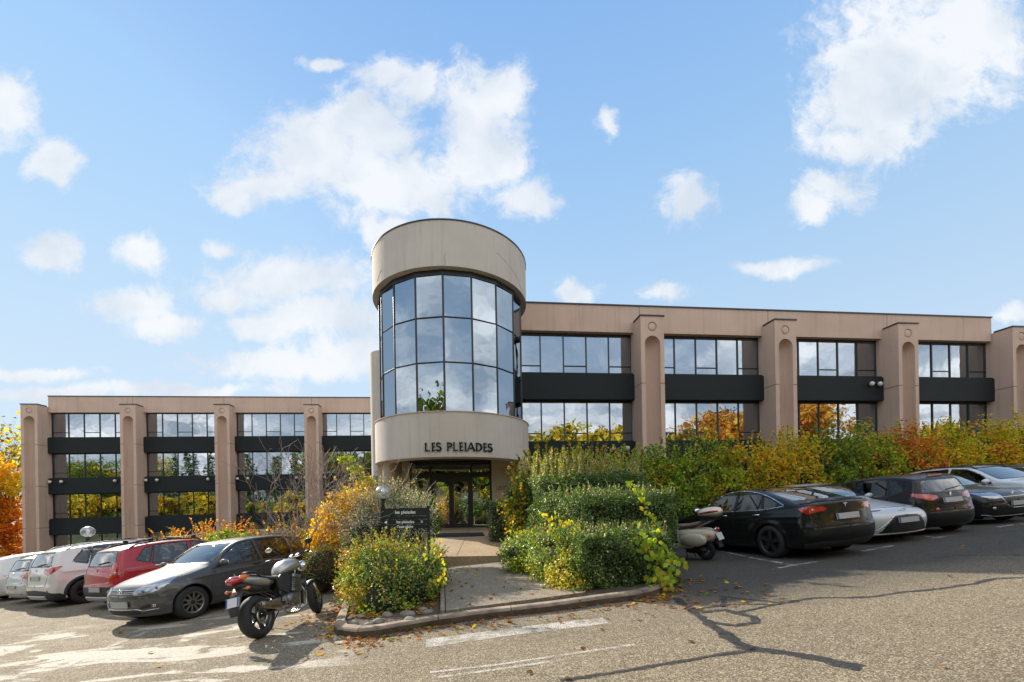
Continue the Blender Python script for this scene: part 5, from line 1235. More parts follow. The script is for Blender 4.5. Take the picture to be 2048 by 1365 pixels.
def make_wheel(parent, pos, r, sgn, style, rm):
    key = (round(r, 3), style, rm.name)
    if key not in WCACHE:
        t = MB(); w_ = .105; ri = r*(.66 if style != 'big' else .74)
        prof = [(ri, -w_), (ri+.02, -w_-.004), (r-.035, -w_+.002), (r-.012, -w_+.014), (r, -w_+.04), (r, w_-.04), (r-.012, w_-.014), (r-.035, w_-.002), (ri+.02, w_+.004), (ri, w_)]
        MX = Matrix.Rotation(PI/2, 4, 'Y'); t.lathe(prof, 48, 0, MX)
        q = MB(); q.lathe([(ri, w_-.004), (ri-.014, w_-.002), (ri-.02, w_-.02), (ri-.03, w_-.06), (ri-.035, -w_)], 48, 0, MX)          # barrel
        q.lathe([(.001, w_-.05), (.06, w_-.045), (.075, w_-.06)], 24, 0, MX); q.lathe([(.001, w_-.085), (ri-.03, w_-.085)], 36, 1, MX)
        n = {'ten': 10, 'five': 5, 'big': 5, 'six': 6, 'cap': 7}.get(style, 5)
        for i in range(n):
            an = 2*PI*i/n
            if style == 'ten': poly = [(.04, -.012), (.04, .014), (ri*.6, .030), (ri-.012, .048), (ri-.012, .012), (ri*.6, -.002)]
            elif style == 'big': poly = [(.03, -.035), (.03, .035), (ri*.5, .075), (ri-.012, .115), (ri-.012, .02), (ri*.6, -.0)]
            elif style == 'cap': poly = [(.04, -.022), (.04, .022), (ri*.8, .05), (ri-.01, .07), (ri-.01, -.07), (ri*.8, -.05)]
            else: poly = [(.04, -.028), (.04, .028), (ri*.6, .020), (ri-.012, .042), (ri-.012, -.042), (ri*.6, -.020)]
            c, d = math.cos(an), math.sin(an)
            Mp = Matrix(((0, 0, 1, w_-.05), (c, -d, 0, 0), (d, c, 0, 0), (0, 0, 0, 1)))
            q.prism(poly, .028, Mp)
        q.tube([(w_-.03, 0, 0), (w_-.012, 0, 0)], .032, 12, 1)
        WCACHE[key] = (t.mesh('wheel', TYRE), q.mesh('rim', [rm, SEAL]))
    a, b = WCACHE[key]; o = link('wheel', a, parent, pos)
    if sgn < 0: o.rotation_euler = (0, 0, PI)
    link('rim', b, o); return o
def ground_M(x, y, head, dz=0.0):
    """frame on the sloping ground; head = forward direction in degrees from +Y towards +X"""
    e = .5; n = Vector((-(G(x+e, y)-G(x-e, y))/(2*e), -(G(x, y+e)-G(x, y-e))/(2*e), 1)).normalized(); h = math.radians(head)
    f = Vector((math.sin(h), math.cos(h), 0)); f = (f-n*f.dot(n)).normalized(); r = f.cross(n)
    return Matrix(((r.x, f.x, n.x, x), (r.y, f.y, n.y, y), (r.z, f.z, n.z, G(x, y)+dz), (0, 0, 0, 1)))
def place(sp, x, y, head, xr, yr):
    """frame so that the body point (xr from nose, yr to the car's right) stands at x, y"""
    M = ground_M(x, y, head); off = M.to_3x3() @ Vector((yr, sp['L']/2-xr, 0)); return ground_M(x-off.x, y-off.y, head)

# emblems: plain shapes as they look at this size
def logo_w(e, M, r, k):
    e.lathe([(r*.82, 0), (r*.82, .008), (r, .008), (r, 0)], 28, 0, M); 
    for a, b in (((-.6, .5), (-.25, -.6)), ((-.25, -.6), (0, 0)), ((0, 0), (.25, -.6)), ((.25, -.6), (.6, .5)), ((-.22, .7), (0, .15)), ((0, .15), (.22, .7))): e.tube([M @ Vector((a[0]*r, a[1]*r, .004)), M @ Vector((b[0]*r, b[1]*r, .004))], r*.08, 4)
def logo_t(e, M, r, k): e.prism([(-r, r*.8), (r, r*.8), (r*.9, r*.55), (r*.22, r*.5), (0, -r), (-r*.22, r*.5), (-r*.9, r*.55)], .006, M)
def logo_o(e, M, r, k):
    for sx, sy, oy in ((1, .68, 0), (.36, .64, 0), (.72, .26, .34)):
        e.tube([M @ Vector((math.cos(2*PI*i/24)*r*sx, math.sin(2*PI*i/24)*r*sy+oy*r, .005)) for i in range(25)], r*.09, 5)
def logo_s(e, M, r, k): e.prism([(-r, 0), (-r*.1, r*.9), (r*.6, r*.5), (r*.1, r*.2), (r, 0), (r*.1, -r*.9), (-r*.6, -r*.5), (-r*.1, -r*.2)], .006, M)
def logo_d(e, M, r, k): e.prism([(-r*.8, r*.7), (r*.8, r*.7), (r*.75, -r*.5), (0, -r), (-r*.75, -r*.5)], .006, M)
def logo_l(e, M, r, k): e.prism([(-r*.3, -r), (-r*.6, .2*r), (-.1*r, r), (.6*r, .8*r), (.2*r, .5*r), (.5*r, .1*r), (.1*r, -.1*r), (.45*r, -r), (0, -.5*r)], .006, M)

P_GREY = paint('grey_metallic', (.062, .060, .060), .0, .6); P_RED = paint('red_metallic', (.38, .012, .024), .0, .5); P_WHITE = paint('white_paint', (.62, .60, .58), .1, .35)
P_SILV = paint('silver_metallic', (.50, .51, .52), .2, .45); P_BLACK = paint('black_paint', (.006, .007, .007), .0, .4, .55); P_TEAL = paint('teal_paint', (.02, .10, .10), .4, .3); P_DK = paint('charcoal_paint', (.013, .014, .015), .1, .4, .7); P_SILV2 = paint('cool_silver', (.66, .67, .70), .1, .4)
def hatch(**k):
    L = k.get('L', 3.97); H = k.get('H', 1.46); e = L-3.97; h = H-1.46
    sp = dict(L=L, W=1.69, H=H, belt=.95+h*.7, rw=.31, wheels=(.82, .82+2.47+e*.75), paint=P_GREY, seams=[], handles=[(2.16+e*.4, .86+h*.6), (3.02+e*.6, .885+h*.6)], mirror=(1.33+e*.25, .94+h*.6), plates=[('f', .42, None), ('r', .78+h*.5, None)],
      prof=[(.14, .17), (.04, .24), (.0, .40), (.0, .56), (.03, .66), (.10, .76+h*.6), (.35, .86+h*.7), (.75, .95+h*.75), (1.08+e*.2, 1.01+h*.75), (1.45+e*.3, 1.22+h*.85), (1.80+e*.3, 1.395+h), (2.2+e*.4, 1.452+h), (2.75+e*.6, 1.46+h), (3.3+e*.8, 1.43+h), (3.62+e, 1.36+h), (3.72+e, 1.31+h), (3.80+e, 1.14+h), (3.885+e, .95+h*.8), (3.93+e, .80+h*.6), (3.95+e, .64), (3.975+e, .56), (3.97+e, .36), (3.90+e, .22), (3.8+e, .17)])
    b = sp['belt']; bl = lambda x: b-.03+.03*(x-1.2)/2.2
    def X(x): return x+e*(x/3.97)
    A = [(X(1.30), bl(1.3)), (X(1.52), 1.145+h*.9), (X(1.86), 1.335+h), (X(2.20), 1.372+h), (X(2.27), bl(2.27))]
    B = [(X(2.36), bl(2.36)), (X(2.30), 1.374+h), (X(2.75), 1.378+h), (X(3.0), 1.36+h), (X(3.14), bl(3.14)+.01)]
    Cq = [(X(3.20), bl(3.2)+.04), (X(3.06), 1.345+h), (X(3.22), 1.31+h), (X(3.44), bl(3.4)+.12)]
    sp['feats'] = [('windscreen', 'ws', [(-.9, 1.03+h*.75), (-.9, 1.365+h), (.9, 1.365+h), (.9, 1.03+h*.75)], CGL, 0), ('rear_window', 'rw', [(-.9, b+.05), (-.9, 1.29+h), (.62, 1.29+h), (.72, b+.05)], CGL, 0),
       ('side_window', 's', A, CGL, 0), ('rear_door_window', 's', B, CGL, 0), ('quarter_window', 's', Cq, CGL, 0)]
    sp['seams'] = [[(X(1.12), .30), (X(1.14), .62), (X(1.26), b-.03)], [(X(2.30), .25), (X(2.31), b)], [(X(3.02)-.02, b), (X(3.02), .72), (X(2.86), .48), (X(2.84), .27)], [(X(1.12), .24), (X(2.84), .24)]]
    sp.update({a: c for a, c in k.items() if a not in ('L', 'H')}); sp['feats'] = sp['feats']+k.get('morefeats', []); return sp
HL = lambda y0, z0, z1, y1, zt: ('headlight', 'f', [(y0, z0), (y0+.02, z1-.03), (y0+.4, zt-.03), (y1, zt), (y1-.10, zt-.10), (y0+.42, z0)], LCLR, 1)
def fog(car, root, X2, y=.58, z=.36, k='f', mt=None, r=.05):
    for s in (1, -1):
        b = MB(); c = X2((car.front_x(y, z, k == 'r')+(.0 if k == 'r' else -.0), y*s, z)); b.ball(c, r, 12, 0, (1.3, .35, .75)); b.build('fog_lamp', mt or LCLR, root)
def bars_f(z0, z1, n, y, mt, dz=0, name='grille_bar', k='f', r=.006):
    def f(car, root, X2):
        m = MB()
        for i in range(n):
            z = z0+(z1-z0)*i/max(1, n-1); pts = [X2((car.front_x(abs(q), z, k == 'r')-.004*(1 if k == 'f' else -1), q, z)) for q in np.linspace(-y, y, 9)]; m.tube(pts, r, 5)
        m.build(name, mt, root)
    return f
def lamp_detail(y, z, r, mt, k='f', name='lamp_reflector'):
    def f(car, root, X2):
        for s in (1, -1):
            for (yy, zz, rr) in zip(y, z, r):
                m = MB(); c = X2((car.front_x(yy, zz, k == 'r')-(.002 if k == 'f' else -.002), yy*s, zz)); m.ball(c, rr, 12, 0, (1, .25, .85)); m.build(name, mt, root)
    return f
def seats(z=.95, xs=(1.75, 2.75)):
    def f(car, root, X2):
        pass
    return f
specs = {}
specs['polo'] = hatch(paint=P_GREY, wheels=(.76, 3.24), rim='ten', rimmat=mat('two_tone_alloy', (.34, .31, .30), .3, .9), logo=logo_w, emblem=[('f', .655, .062, CHR), ('r', .93, .06, CHR)],
   plates=[('f', .44, None), ('r', .62, None)],
   morefeats=[('headlight', 'f', [(.40, .60), (.40, .685), (.66, .76), (1.02, .835), (1.30, .85), (1.16, .745), (.90, .635), (.55, .585)], LCLR, 1), ('grille', 'f', [(-.1, .605), (-.1, .685), (.385, .685), (.375, .605)], GRIL, 0), ('lower_grille', 'f', [(-.1, .225), (-.1, .335), (.42, .335), (.56, .30), (.50, .24)], GRIL, 1), ('fog_recess', 'f', [(.52, .34), (.55, .40), (.80, .43), (.78, .36)], GRIL, 1),
      ('taillight', 'r', [(.52, .80), (.52, .98), (.95, 1.02), (1.02, .9), (.95, .80)], LRED, 1)],
   strips=[('f', [(.0, .695), (.40, .695)], .006, CHR, 'grille_trim'), ('f', [(.0, .345), (.40, .345), (.50, .31), (.70, .325)], .008, CHR, 'bumper_trim'), ('s', [(1.14, .33), (2.85, .33)], .006, SEAL, 'sill_strip')],
   extra=[bars_f(.63, .655, 2, .37, CHR, r=.004), bars_f(.25, .32, 4, .44, PLAS), lamp_detail((.50, .66), (.655, .695), (.045, .042), LGRY), lambda c, r, X: fog(c, r, X, .66, .385)], seams_f=[[(.42, .69), (.62, .80), (.70, .90)]], crease=.80, bowf=.33, bowr=.12)
specs['red'] = hatch(L=4.02, H=1.53, W=1.75, paint=P_RED, rw=.32, rim='six', arch=1, rails=(1.9, 3.55), bars=(2.1, 3.1), railmat=PLAS, wiper=1.07, logo=logo_d, emblem=[('r', .93, .05, CHR)], plates=[('r', .50, None)],
   morefeats=[('taillight', 'r', [(.62, .76), (.66, .90), (.72, 1.10), (.84, 1.12), (.93, .96), (.97, .80), (.8, .74)], LRED, 1), ('bumper', 'r', [(-.1, .16), (-.1, .55), (.60, .56), (1.05, .52), (1.15, .40), (1.15, .16)], PLAS, 0), ('front_bumper', 'f', [(-.1, .16), (-.1, .45), (1.0, .45), (1.0, .16)], PLAS, 0), ('headlight', 'f', [(.42, .66), (.42, .80), (1.05, .86), (1.0, .68)], LCLR, 1)],
   extra=[lamp_detail((.70,), (.86,), (.055,), LCLR, 'r', 'reversing_lamp'), bars_f(.24, .30, 3, .55, SILV, name='skid_plate', k='r', r=.03)], handlemat=CHR, seams_r=[[(.0, .60), (.56, .62), (.60, .78), (.62, 1.05)]], bowr=.13, k=.07)
specs['suv'] = hatch(L=4.17, H=1.61, W=1.775, paint=P_WHITE, rw=.335, rim='six', rimmat=RIMD, arch=1, rails=(1.9, 3.7), railmat=SILV, wiper=1.10, logo=logo_s, emblem=[('r', 1.0, .05, CHR)], plates=[('r', .80, None)],
   morefeats=[('taillight', 'r', [(.46, .95), (.50, 1.03), (.85, 1.06), (1.12, 1.10), (1.02, .98), (.72, .86)], LRED, 1), ('bumper', 'r', [(-.1, .16), (-.1, .50), (.60, .46), (.85, .40), (1.05, .38), (1.15, .30), (1.15, .16)], PLAS, 0), ('black_sill', 's', [(1.2, .16), (1.2, .33), (3.0, .33), (3.0, .16)], PLAS, 0), ('headlight', 'f', [(.42, .76), (.42, .88), (1.05, .92), (1.0, .76)], LCLR, 1)],
   extra=[bars_f(.26, .31, 2, .5, SILV, name='skid_plate', k='r', r=.03), lamp_detail((.62,), (.46,), (.045,), LRED, 'r', 'reflector')], seams_r=[[(.0, .56), (.52, .58), (.60, .80), (.66, 1.05)]], bowr=.12, k=.06)
specs['grey_old'] = hatch(L=4.05, H=1.45, W=1.70, paint=P_SILV, rim='cap', wiper=1.0, logo=logo_l, emblem=[('r', .88, .055, CHR)], plates=[('r', .52, None)], morefeats=[('taillight', 'r', [(.50, .74), (.50, .88), (.80, .92), (1.0, .90), (.95, .76)], LRED, 1)],
   extra=[lamp_detail((.55,), (.80,), (.05,), LCLR, 'r', 'reversing_lamp'), lamp_detail((.45,), (.33,), (.035,), LRED, 'r', 'reflector')], seams_r=[[(.0, .60), (.5, .62), (.56, .80), (.62, 1.0)]], bowr=.15)
specs['white_old'] = hatch(L=4.02, H=1.47, W=1.70, paint=P_WHITE, rim='five', wiper=1.0, logo=logo_l, emblem=[('r', .90, .05, CHR)], plates=[('r', .5, None)], morefeats=[('taillight', 'r', [(.58, .80), (.60, 1.02), (.80, 1.05), (.88, .95), (.86, .80)], LRED, 1)],
   extra=[lamp_detail((.6,), (.62,), (.05,), LRED, 'r', 'reflector')], seams_r=[[(.0, .60), (.6, .62), (.62, 1.0)]], bowr=.12)
specs['teal'] = hatch(L=4.4, H=1.66, W=1.75, paint=P_TEAL, rim='five', morefeats=[('taillight', 'r', [(.66, .80), (.66, 1.1), (.86, 1.1), (.86, .80)], LRED, 1)], rails=(1.9, 3.9), bowr=.08, plates=[('r', .7, None)])
def fast(L, H, W, **k):     # fastback saloon
    sp = dict(L=L, W=W, H=H, belt=.95, rw=.335, wheels=(.85, .85+2.875), handles=[(2.45, .86), (3.40, .88)], mirror=(1.62, .95), plates=[('r', .80, None)],
      prof=[(.16, .16), (.05, .24), (.0, .42), (.0, .55), (.05, .66), (.22, .76), (.6, .85), (1.1, .95), (1.35, 1.00), (1.75, 1.22), (2.15, 1.385), (2.55, 1.435), (2.95, 1.44), (3.4, 1.38), (3.85, 1.25), (4.25, 1.135), (4.48, 1.105), (4.60, 1.09), (4.61, 1.04), (4.625, .90), (4.66, .72), (4.69, .62), (4.68, .42), (4.60, .28), (4.45, .18)])
    A = [(1.62, .945), (1.82, 1.12), (2.18, 1.30), (2.50, 1.365), (2.66, 1.372), (2.72, .965)]; B = [(2.80, .968), (2.75, 1.372), (3.05, 1.36), (3.38, 1.28), (3.50, .99)]; Cq = [(3.56, .995), (3.45, 1.265), (3.70, 1.17), (3.98, 1.045)]
    sp['feats'] = [('windscreen', 'ws', [(-.9, 1.04), (-.9, 1.36), (.9, 1.36), (.9, 1.04)], CGL, 0), ('glass_roof', 'rw', [(-.9, 1.145), (-.9, 1.50), (.9, 1.50), (.9, 1.145)], CGL, 0), ('side_window', 's', A, CGL, 0), ('rear_door_window', 's', B, CGL, 0), ('quarter_window', 's', Cq, CGL, 0)]+k.pop('morefeats', [])
    sp['seams'] = [[(1.45, .30), (1.50, .62), (1.62, .94)], [(2.74, .25), (2.75, .95)], [(3.52, .97), (3.40, .66), (3.28, .50), (3.24, .27)], [(1.45, .24), (3.24, .24)], [(3.98, 1.03), (4.30, .98), (4.42, .84)]]
    sp.update(k); return sp
specs['saloon'] = fast(4.69, 1.44, 1.85, paint=P_BLACK, rim='big', rimmat=RIMD, logo=logo_t, emblem=[('r', 1.0, .05, CHR)], roofw=.70,
   morefeats=[('taillight', 'r', [(.50, .93), (.52, 1.0), (.85, 1.03), (1.14, 1.0), (1.05, .93), (.92, .87), (.84, .90)], LRED, 1), ('diffuser', 'r', [(-.1, .15), (-.1, .33), (.7, .36), (1.05, .32), (1.05, .15)], PLAS, 0)],
   strips=[('s', [(1.60, .93), (2.75, .955), (3.6, .985), (4.02, 1.045)], .010, CHR, 'window_trim'), ('s', [(1.62, .98), (1.84, 1.145), (2.2, 1.32), (2.52, 1.39), (2.9, 1.395), (3.2, 1.355), (3.5, 1.28), (3.76, 1.18), (4.02, 1.06)], .013, CHR, 'window_trim'), ('r', [(.0, 1.095), (.45, 1.095), (.72, 1.07)], .02, P_BLACK, 'spoiler')],
   extra=[lamp_detail((.66,), (.945,), (.035,), LCLR, 'r', 'reversing_lamp')], seams_r=[[(.0, .66), (.60, .68), (.72, .84)]], bowr=.24, bowf=.2, crease=.80, handlemat=CHR)
specs['coupe'] = fast(4.80, 1.47, 1.815, paint=P_SILV, rim='five', rimmat=RIMD, logo=logo_o, emblem=[('f', .70, .085, CHR)], plates=[('f', .50, None)], roofw=.72,
   morefeats=[('grille', 'f', [(-.1, .20), (-.1, .62), (.32, .60), (.68, .30), (.80, .22), (.70, .20)], GRIL, 0), ('headlight', 'f', [(.62, .72), (.70, .78), (1.0, .83), (1.35, .86), (1.2, .78), (.95, .71)], LGRY, 1)],
   strips=[('f', [(.0, .215), (.70, .225), (.82, .25)], .018, SILV, 'lip'), ('f', [(.30, .61), (.66, .31)], .006, CHR, 'grille_trim')], extra=[bars_f(.25, .56, 9, .40, PLAS)], seams_f=[[(.0, .77), (.5, .78), (.62, .84)]], bowf=.30, bowr=.2)
specs['hatch_black'] = hatch(L=3.97, H=1.46, W=1.74, paint=P_BLACK, rim='five', rimmat=RIMD, wiper=1.03, logo=logo_l, emblem=[('r', .93, .05, CHR)], plates=[('r', .80, None)], roofw=.72,
   morefeats=[('taillight', 'r', [(.40, .86), (.46, .93), (.72, .97), (1.10, 1.0), (1.06, .92), (.80, .86), (.60, .80)], LRED, 1), ('plate_recess', 'r', [(-.1, .70), (-.1, .88), (.38, .86), (.34, .72)], GRIL, 1)],
   strips=[('r', [(.0, .665), (.42, .69)], .005, SEAL, 'tailgate_line')], extra=[lamp_detail((.44,), (.60,), (.05,), LRED, 'r', 'reflector'), lambda car, root, X2: MB().tube([X2((3.60, -.2, 1.385)), X2((3.60, .2, 1.385))], .018, 6).build('brake_light', LRED, root)], seams_r=[[(.0, .66), (.45, .69), (.60, .80)]], bowr=.22)
specs['hatch_front'] = hatch(L=3.97, H=1.46, W=1.74, paint=P_DK, rim='five', rimmat=RIMD, logo=logo_l, emblem=[('f', .76, .06, CHR)], plates=[('f', .52, None)],
   morefeats=[('headlight', 'f', [(.46, .66), (.50, .76), (.80, .84), (1.20, .88), (1.30, .84), (1.05, .74), (.80, .66)], LCLR, 1), ('grille', 'f', [(-.1, .42), (-.1, .68), (.42, .68), (.34, .50), (.20, .42)], GRIL, 1), ('lower_grille', 'f', [(-.1, .22), (-.1, .30), (.55, .30), (.6, .22)], GRIL, 1)],
   strips=[('f', [(.0, .69), (.42, .685), (.34, .49), (.2, .41), (0, .41)], .010, CHR, 'grille_trim'), ('f', [(.0, .205), (.6, .215), (.78, .26)], .012, SILV, 'lip')], extra=[lambda c, r, X: fog(c, r, X, .62, .42), bars_f(.46, .64, 5, .30, PLAS)], seams_f=[[(.44, .70), (.60, .80), (.68, .9)]], bowf=.25)
specs['estate'] = hatch(L=4.49, H=1.56, W=1.74, paint=P_SILV2, rim='five', rails=(1.9, 4.0), logo=logo_d, emblem=[('f', .72, .07, CHR)], plates=[('f', .45, None)],
   morefeats=[('headlight', 'f', [(.46, .66), (.46, .80), (.85, .86), (1.15, .88), (1.05, .70)], LCLR, 1), ('grille', 'f', [(-.1, .60), (-.1, .74), (.42, .74), (.40, .60)], GRIL, 0), ('lower_grille', 'f', [(-.1, .24), (-.1, .40), (.55, .40), (.6, .24)], GRIL, 1)])
specs['far_grey'] = hatch(L=4.3, H=1.48, W=1.78, paint=P_DK, rim='five', strips=[('s', [(1.6, 1.12), (2.0, 1.36), (2.7, 1.425), (3.4, 1.38)], .010, CHR, 'window_trim')], plates=[('f', .45, None)], morefeats=[('headlight', 'f', [(.46, .66), (.46, .80), (1.1, .86), (1.05, .70)], LCLR, 1)])
for k_, sp_ in specs.items(): sp_['name'] = 'parked_car'
CARS = [
 ('polo', -6.15, 8.2, 200, .76, -.84, 'dark grey hatchback facing the camera, nearest of the left row'),
 ('red', -9.2, 9.8, 24, 4.02, .85, 'dark red hatchback with black roof bars and red tail lamps'),
 ('suv', -11.95, 10.95, 25, 4.17, .86, 'white compact SUV with black rear bumper between the red and the silver car'),
 ('grey_old', -13.9, 12.1, 24, 4.05, .83, 'old silver hatchback seen from behind between two white cars'),
 ('white_old', -16.2, 13.2, 24, 4.02, .83, 'white hatchback at the left edge of the picture'),
 ('teal', -15.2, 17.5, 80, 2.2, .0, 'dark teal estate car behind the white cars, only its roof showing'),
 ('saloon', 5.66, 9.35, -12.5, 3.725, -.90, 'glossy black fastback saloon beside the scooter'),
 ('coupe', 9.05, 9.85, 170, 0, 0, 'silver car with a wide black grille, next to the black saloon'),
 ('hatch_black', 10.85, 10.5, -9, 3.97, 0, 'black hatchback with red tail lamps parked nose in'),
 ('hatch_front', 13.6, 11.5, 171, 0, 0, 'dark hatchback with clear headlamps facing the camera at the right edge'),
 ('estate', 16.3, 12.2, 171, 0, 0, 'silver estate car with black roof rails at the right edge'),
 ('far_grey', 18.7, 12.7, 171, 0, 0, 'dark car with bright window trim, farthest of the right row')]
for (k_, x_, y_, hd, xr, yr, lb) in CARS:
    sc_ = 1.0 if x_ < 0 else 1.065
    build_car(specs[k_], place(specs[k_], x_, y_, hd, xr, yr) @ Matrix.Diagonal((sc_, sc_, sc_, 1)), lb, 'cars parked in the left row' if x_ < 0 else 'cars parked in the right row', res=.015 if k_ in ('polo', 'red', 'saloon') else .02)

# ------------------------------------------------------------ motorcycle
def frameM(p, q, lean=0.0):
    """frame with origin at ground point p, +Y towards ground point q, leaning to its left by lean"""
    n = ground_M(p.x, p.y, 0).to_3x3() @ Vector((0, 0, 1)); f = (q-p).normalized(); r = f.cross(n).normalized(); u = r.cross(f)
    M = Matrix(((r.x, f.x, u.x, p.x), (r.y, f.y, u.y, p.y), (r.z, f.z, u.z, p.z), (0, 0, 0, 1)))
    return M @ Matrix.Rotation(-lean, 4, 'Y')
def ell(c, a, b, n=16, tilt=0.0, sq=1.0):
    """ring in the local XZ plane round c, half sizes a, b"""
    o = []
    for i in range(n):
        t_ = 2*PI*i/n; x = math.copysign(abs(math.cos(t_))**sq, math.cos(t_))*a; z = math.copysign(abs(math.sin(t_))**sq, math.sin(t_))*b
        o.append(Vector(c)+Vector((x, -z*math.sin(tilt), z*math.cos(tilt))))
    return o
def bike_wheel(root, pos, r, w_, rimc, n=5, steer=0.0, name='wheel', rr=.72, disc=True):
    t_ = MB(); MX = Matrix.Rotation(PI/2, 4, 'Y'); ri = r*rr; k = 10
    prof = [(ri, -w_*.42)]+[(r-(1-math.cos(a))*w_*.42, w_*.5*math.sin(a)) for a in np.linspace(-PI/2, PI/2, k)]+[(ri, w_*.42)]
    t_.lathe(prof, 48, 0, MX); o = t_.build(name, TYRE, root, pos); o.rotation_euler = (0, 0, steer)
    q = MB(); q.lathe([(ri+.004, -w_*.42), (ri-.012, -w_*.42), (ri-.028, -w_*.15), (ri-.028, w_*.15), (ri-.012, w_*.42), (ri+.004, w_*.42)], 40, 0, MX); q.lathe([(.001, -.05), (.045, -.05), (.045, .05), (.001, .05)], 20, 0, MX)
    for i in range(n):
        an = 2*PI*i/n; c, d = math.cos(an), math.sin(an); Mp = Matrix(((0, 0, 1, -.018), (c, -d, 0, 0), (d, c, 0, 0), (0, 0, 0, 1)))
        q.prism([(.03, -.028), (ri*.55, -.020), (ri-.02, -.034), (ri-.02, .034), (ri*.55, .020), (.03, .028)], .036, Mp)
    q.build('rim', rimc, o)
    if disc:
        d = MB(); d.lathe([(.07, w_*.5+.01), (.12, w_*.5+.01), (.12, w_*.5+.015), (.07, w_*.5+.015), (.07, w_*.5+.01)], 32, 0, MX); d.build('brake_disc', STEEL, o)
    return o
STEEL = mat('brushed_steel', (.42, .40, .38), .32, 1.); ENG = mat('engine_alloy', (.22, .22, .22), .42, .85, var=.25, vs=14); FORK = mat('fork_alloy', (.40, .34, .20), .35, .8)
MSIL = paint('silver_tank', (.40, .385, .36), .55, .3); MUFF = mat('muffler', (.30, .26, .20), .34, .95, var=.3, vs=12)
mp, mq = pg(523, 1276), pg(637, 1226)
mr_ = empty('motorcycle', label='silver and black naked motorcycle parked on its side stand beside the planted island', cat='motorcycle', M=frameM(mp, mq, math.radians(9)))
bike_wheel(mr_, (0, 0, .315), .315, .185, RIMD, 5, rr=.66); bike_wheel(mr_, (0, 1.43, .30), .30, .125, RIMD, 5, .35, 'front_wheel')
def part(name, m, fn, parent=mr_):
    b = MB(); b.fix = True; fn(b); return b.build(name, m, parent)
# tail unit, light, indicators
def f(b): b.loft([ell((0, .42, .76), .085, .05, 14), ell((0, .22, .79), .145, .085, 14), ell((0, .05, .84), .14, .085, 14), ell((0, -.10, .885), .11, .068, 14), ell((0, -.20, .915), .08, .05, 14)])
part('tail_cowl', MSIL, f)
def f(b): b.loft([ell((0, -.16, .90), .085, .05, 14), ell((0, -.25, .915), .098, .062, 14), ell((0, -.34, .91), .078, .052, 14), ell((0, -.39, .90), .02, .02, 14)])
part('tail_light', LRED, f)
for s_ in (1, -1):
    part('amber_lens', LORG, lambda b: b.ball((.075*s_, -.17, .93), .07, 12, 0, (.45, 1.6, .6))); part('indicator', LORG, lambda b: (b.ball((.17*s_, -.24, .77), .03, 10, 0, (1.1, 1, .8)), b.tube([(.03*s_, -.22, .77), (.15*s_, -.24, .77)], .008, 6)))
part('seat', SEATM, lambda b: b.loft([ell((0, .62, .815), .10, .045, 14), ell((0, .42, .80), .14, .05, 14), ell((0, .25, .835), .13, .05, 14), ell((0, .08, .90), .115, .045, 14), ell((0, -.1, .935), .08, .03, 14)]))
part('grab_rail', SEAL, lambda b: [b.tube([(.11*s_, .12, .88), (.125*s_, .02, .965), (.12*s_, -.10, .985), (.05*s_, -.16, .985)], .012, 6) for s_ in (1, -1)])
part('undertray', PLAS, lambda b: (b.loft([ell((0, .30, .70), .08, .07, 12), ell((0, .0, .74), .09, .07, 12), ell((0, -.18, .81), .075, .05, 12), ell((0, -.28, .83), .05, .03, 12)]), b.loft([ell((0, -.20, .80), .10, .02, 10, 1.2), ell((0, -.30, .68), .105, .02, 10, 1.2), ell((0, -.38, .52), .095, .015, 10, 1.2), ell((0, -.40, .42), .06, .012, 10, 1.2)])))
Mt_ = Matrix.Translation((0, -.375, .615)) @ Matrix.Rotation(-.30, 4, 'X')
def f(b): b.box((0, 0, 0), (.21, .008, .13), 0); b.v = [tuple(Mt_ @ Vector(v)) for v in b.v]; n0 = len(b.v); b.box((-.092, -.006, 0), (.022, .004, .12), 1); b.box((.092, -.006, 0), (.022, .004, .12), 1); b.v = b.v[:n0]+[tuple(Mt_ @ Vector(v)) for v in b.v[n0:]]
b = MB(); f(b); b.build('number_plate', [mat('plate_bright', (.62, .63, .66), .45), PBLUE], mr_)
part('plate_reflector', LRED, lambda b: b.box((0, -.315, .735), (.06, .02, .03), 0, None, .006))
# tank, side panels, frame
def f(b): b.loft([ell((0, .58, .86), .075, .05, 18), ell((0, .64, .90), .115, .085, 18, 0, .85), ell((0, .75, .945), .155, .105, 18, 0, .8), ell((0, .88, .955), .18, .115, 18, 0, .8), ell((0, 1.0, .955), .165, .105, 18, 0, .85), ell((0, 1.09, .95), .10, .07, 18)])
tk = part('fuel_tank', MSIL, f); part('fuel_cap', STEEL, lambda b: b.lathe([(.001, 1.075), (.035, 1.073), (.04, 1.06)], 20, 0, Matrix.Translation((0, .88, 0))), tk)
for s_ in (1, -1):
    part('side_panel', PLAS, lambda b: b.prism([(.42, .62), (.60, .52), (.72, .70), (.70, .84), (.55, .86), (.40, .78)], .03*s_, Matrix(((0, 0, 1, .11*s_), (1, 0, 0, 0), (0, 1, 0, 0), (0, 0, 0, 1)))))
    part('swingarm', SEAL, lambda b: b.tube([(.115*s_, 0, .315), (.115*s_, .25, .34), (.10*s_, .55, .42)], [.03, .032, .04], 8, flat=.7))
part('frame', SEAL, lambda b: (b.tube([(0, 1.08, .92), (0, .85, .84), (0, .55, .76), (0, .50, .45)], .035, 8), b.tube([(0, 1.1, .86), (.06, 1.06, .55), (.08, .95, .28)], .022, 8), b.tube([(0, 1.1, .86), (-.06, 1.06, .55), (-.08, .95, .28)], .022, 8), b.tube([(.08, .5, .5), (.08, .15, .72), (.05, -.1, .82)], .014, 6), b.tube([(-.08, .5, .5), (-.08, .15, .72), (-.05, -.1, .82)], .014, 6)))
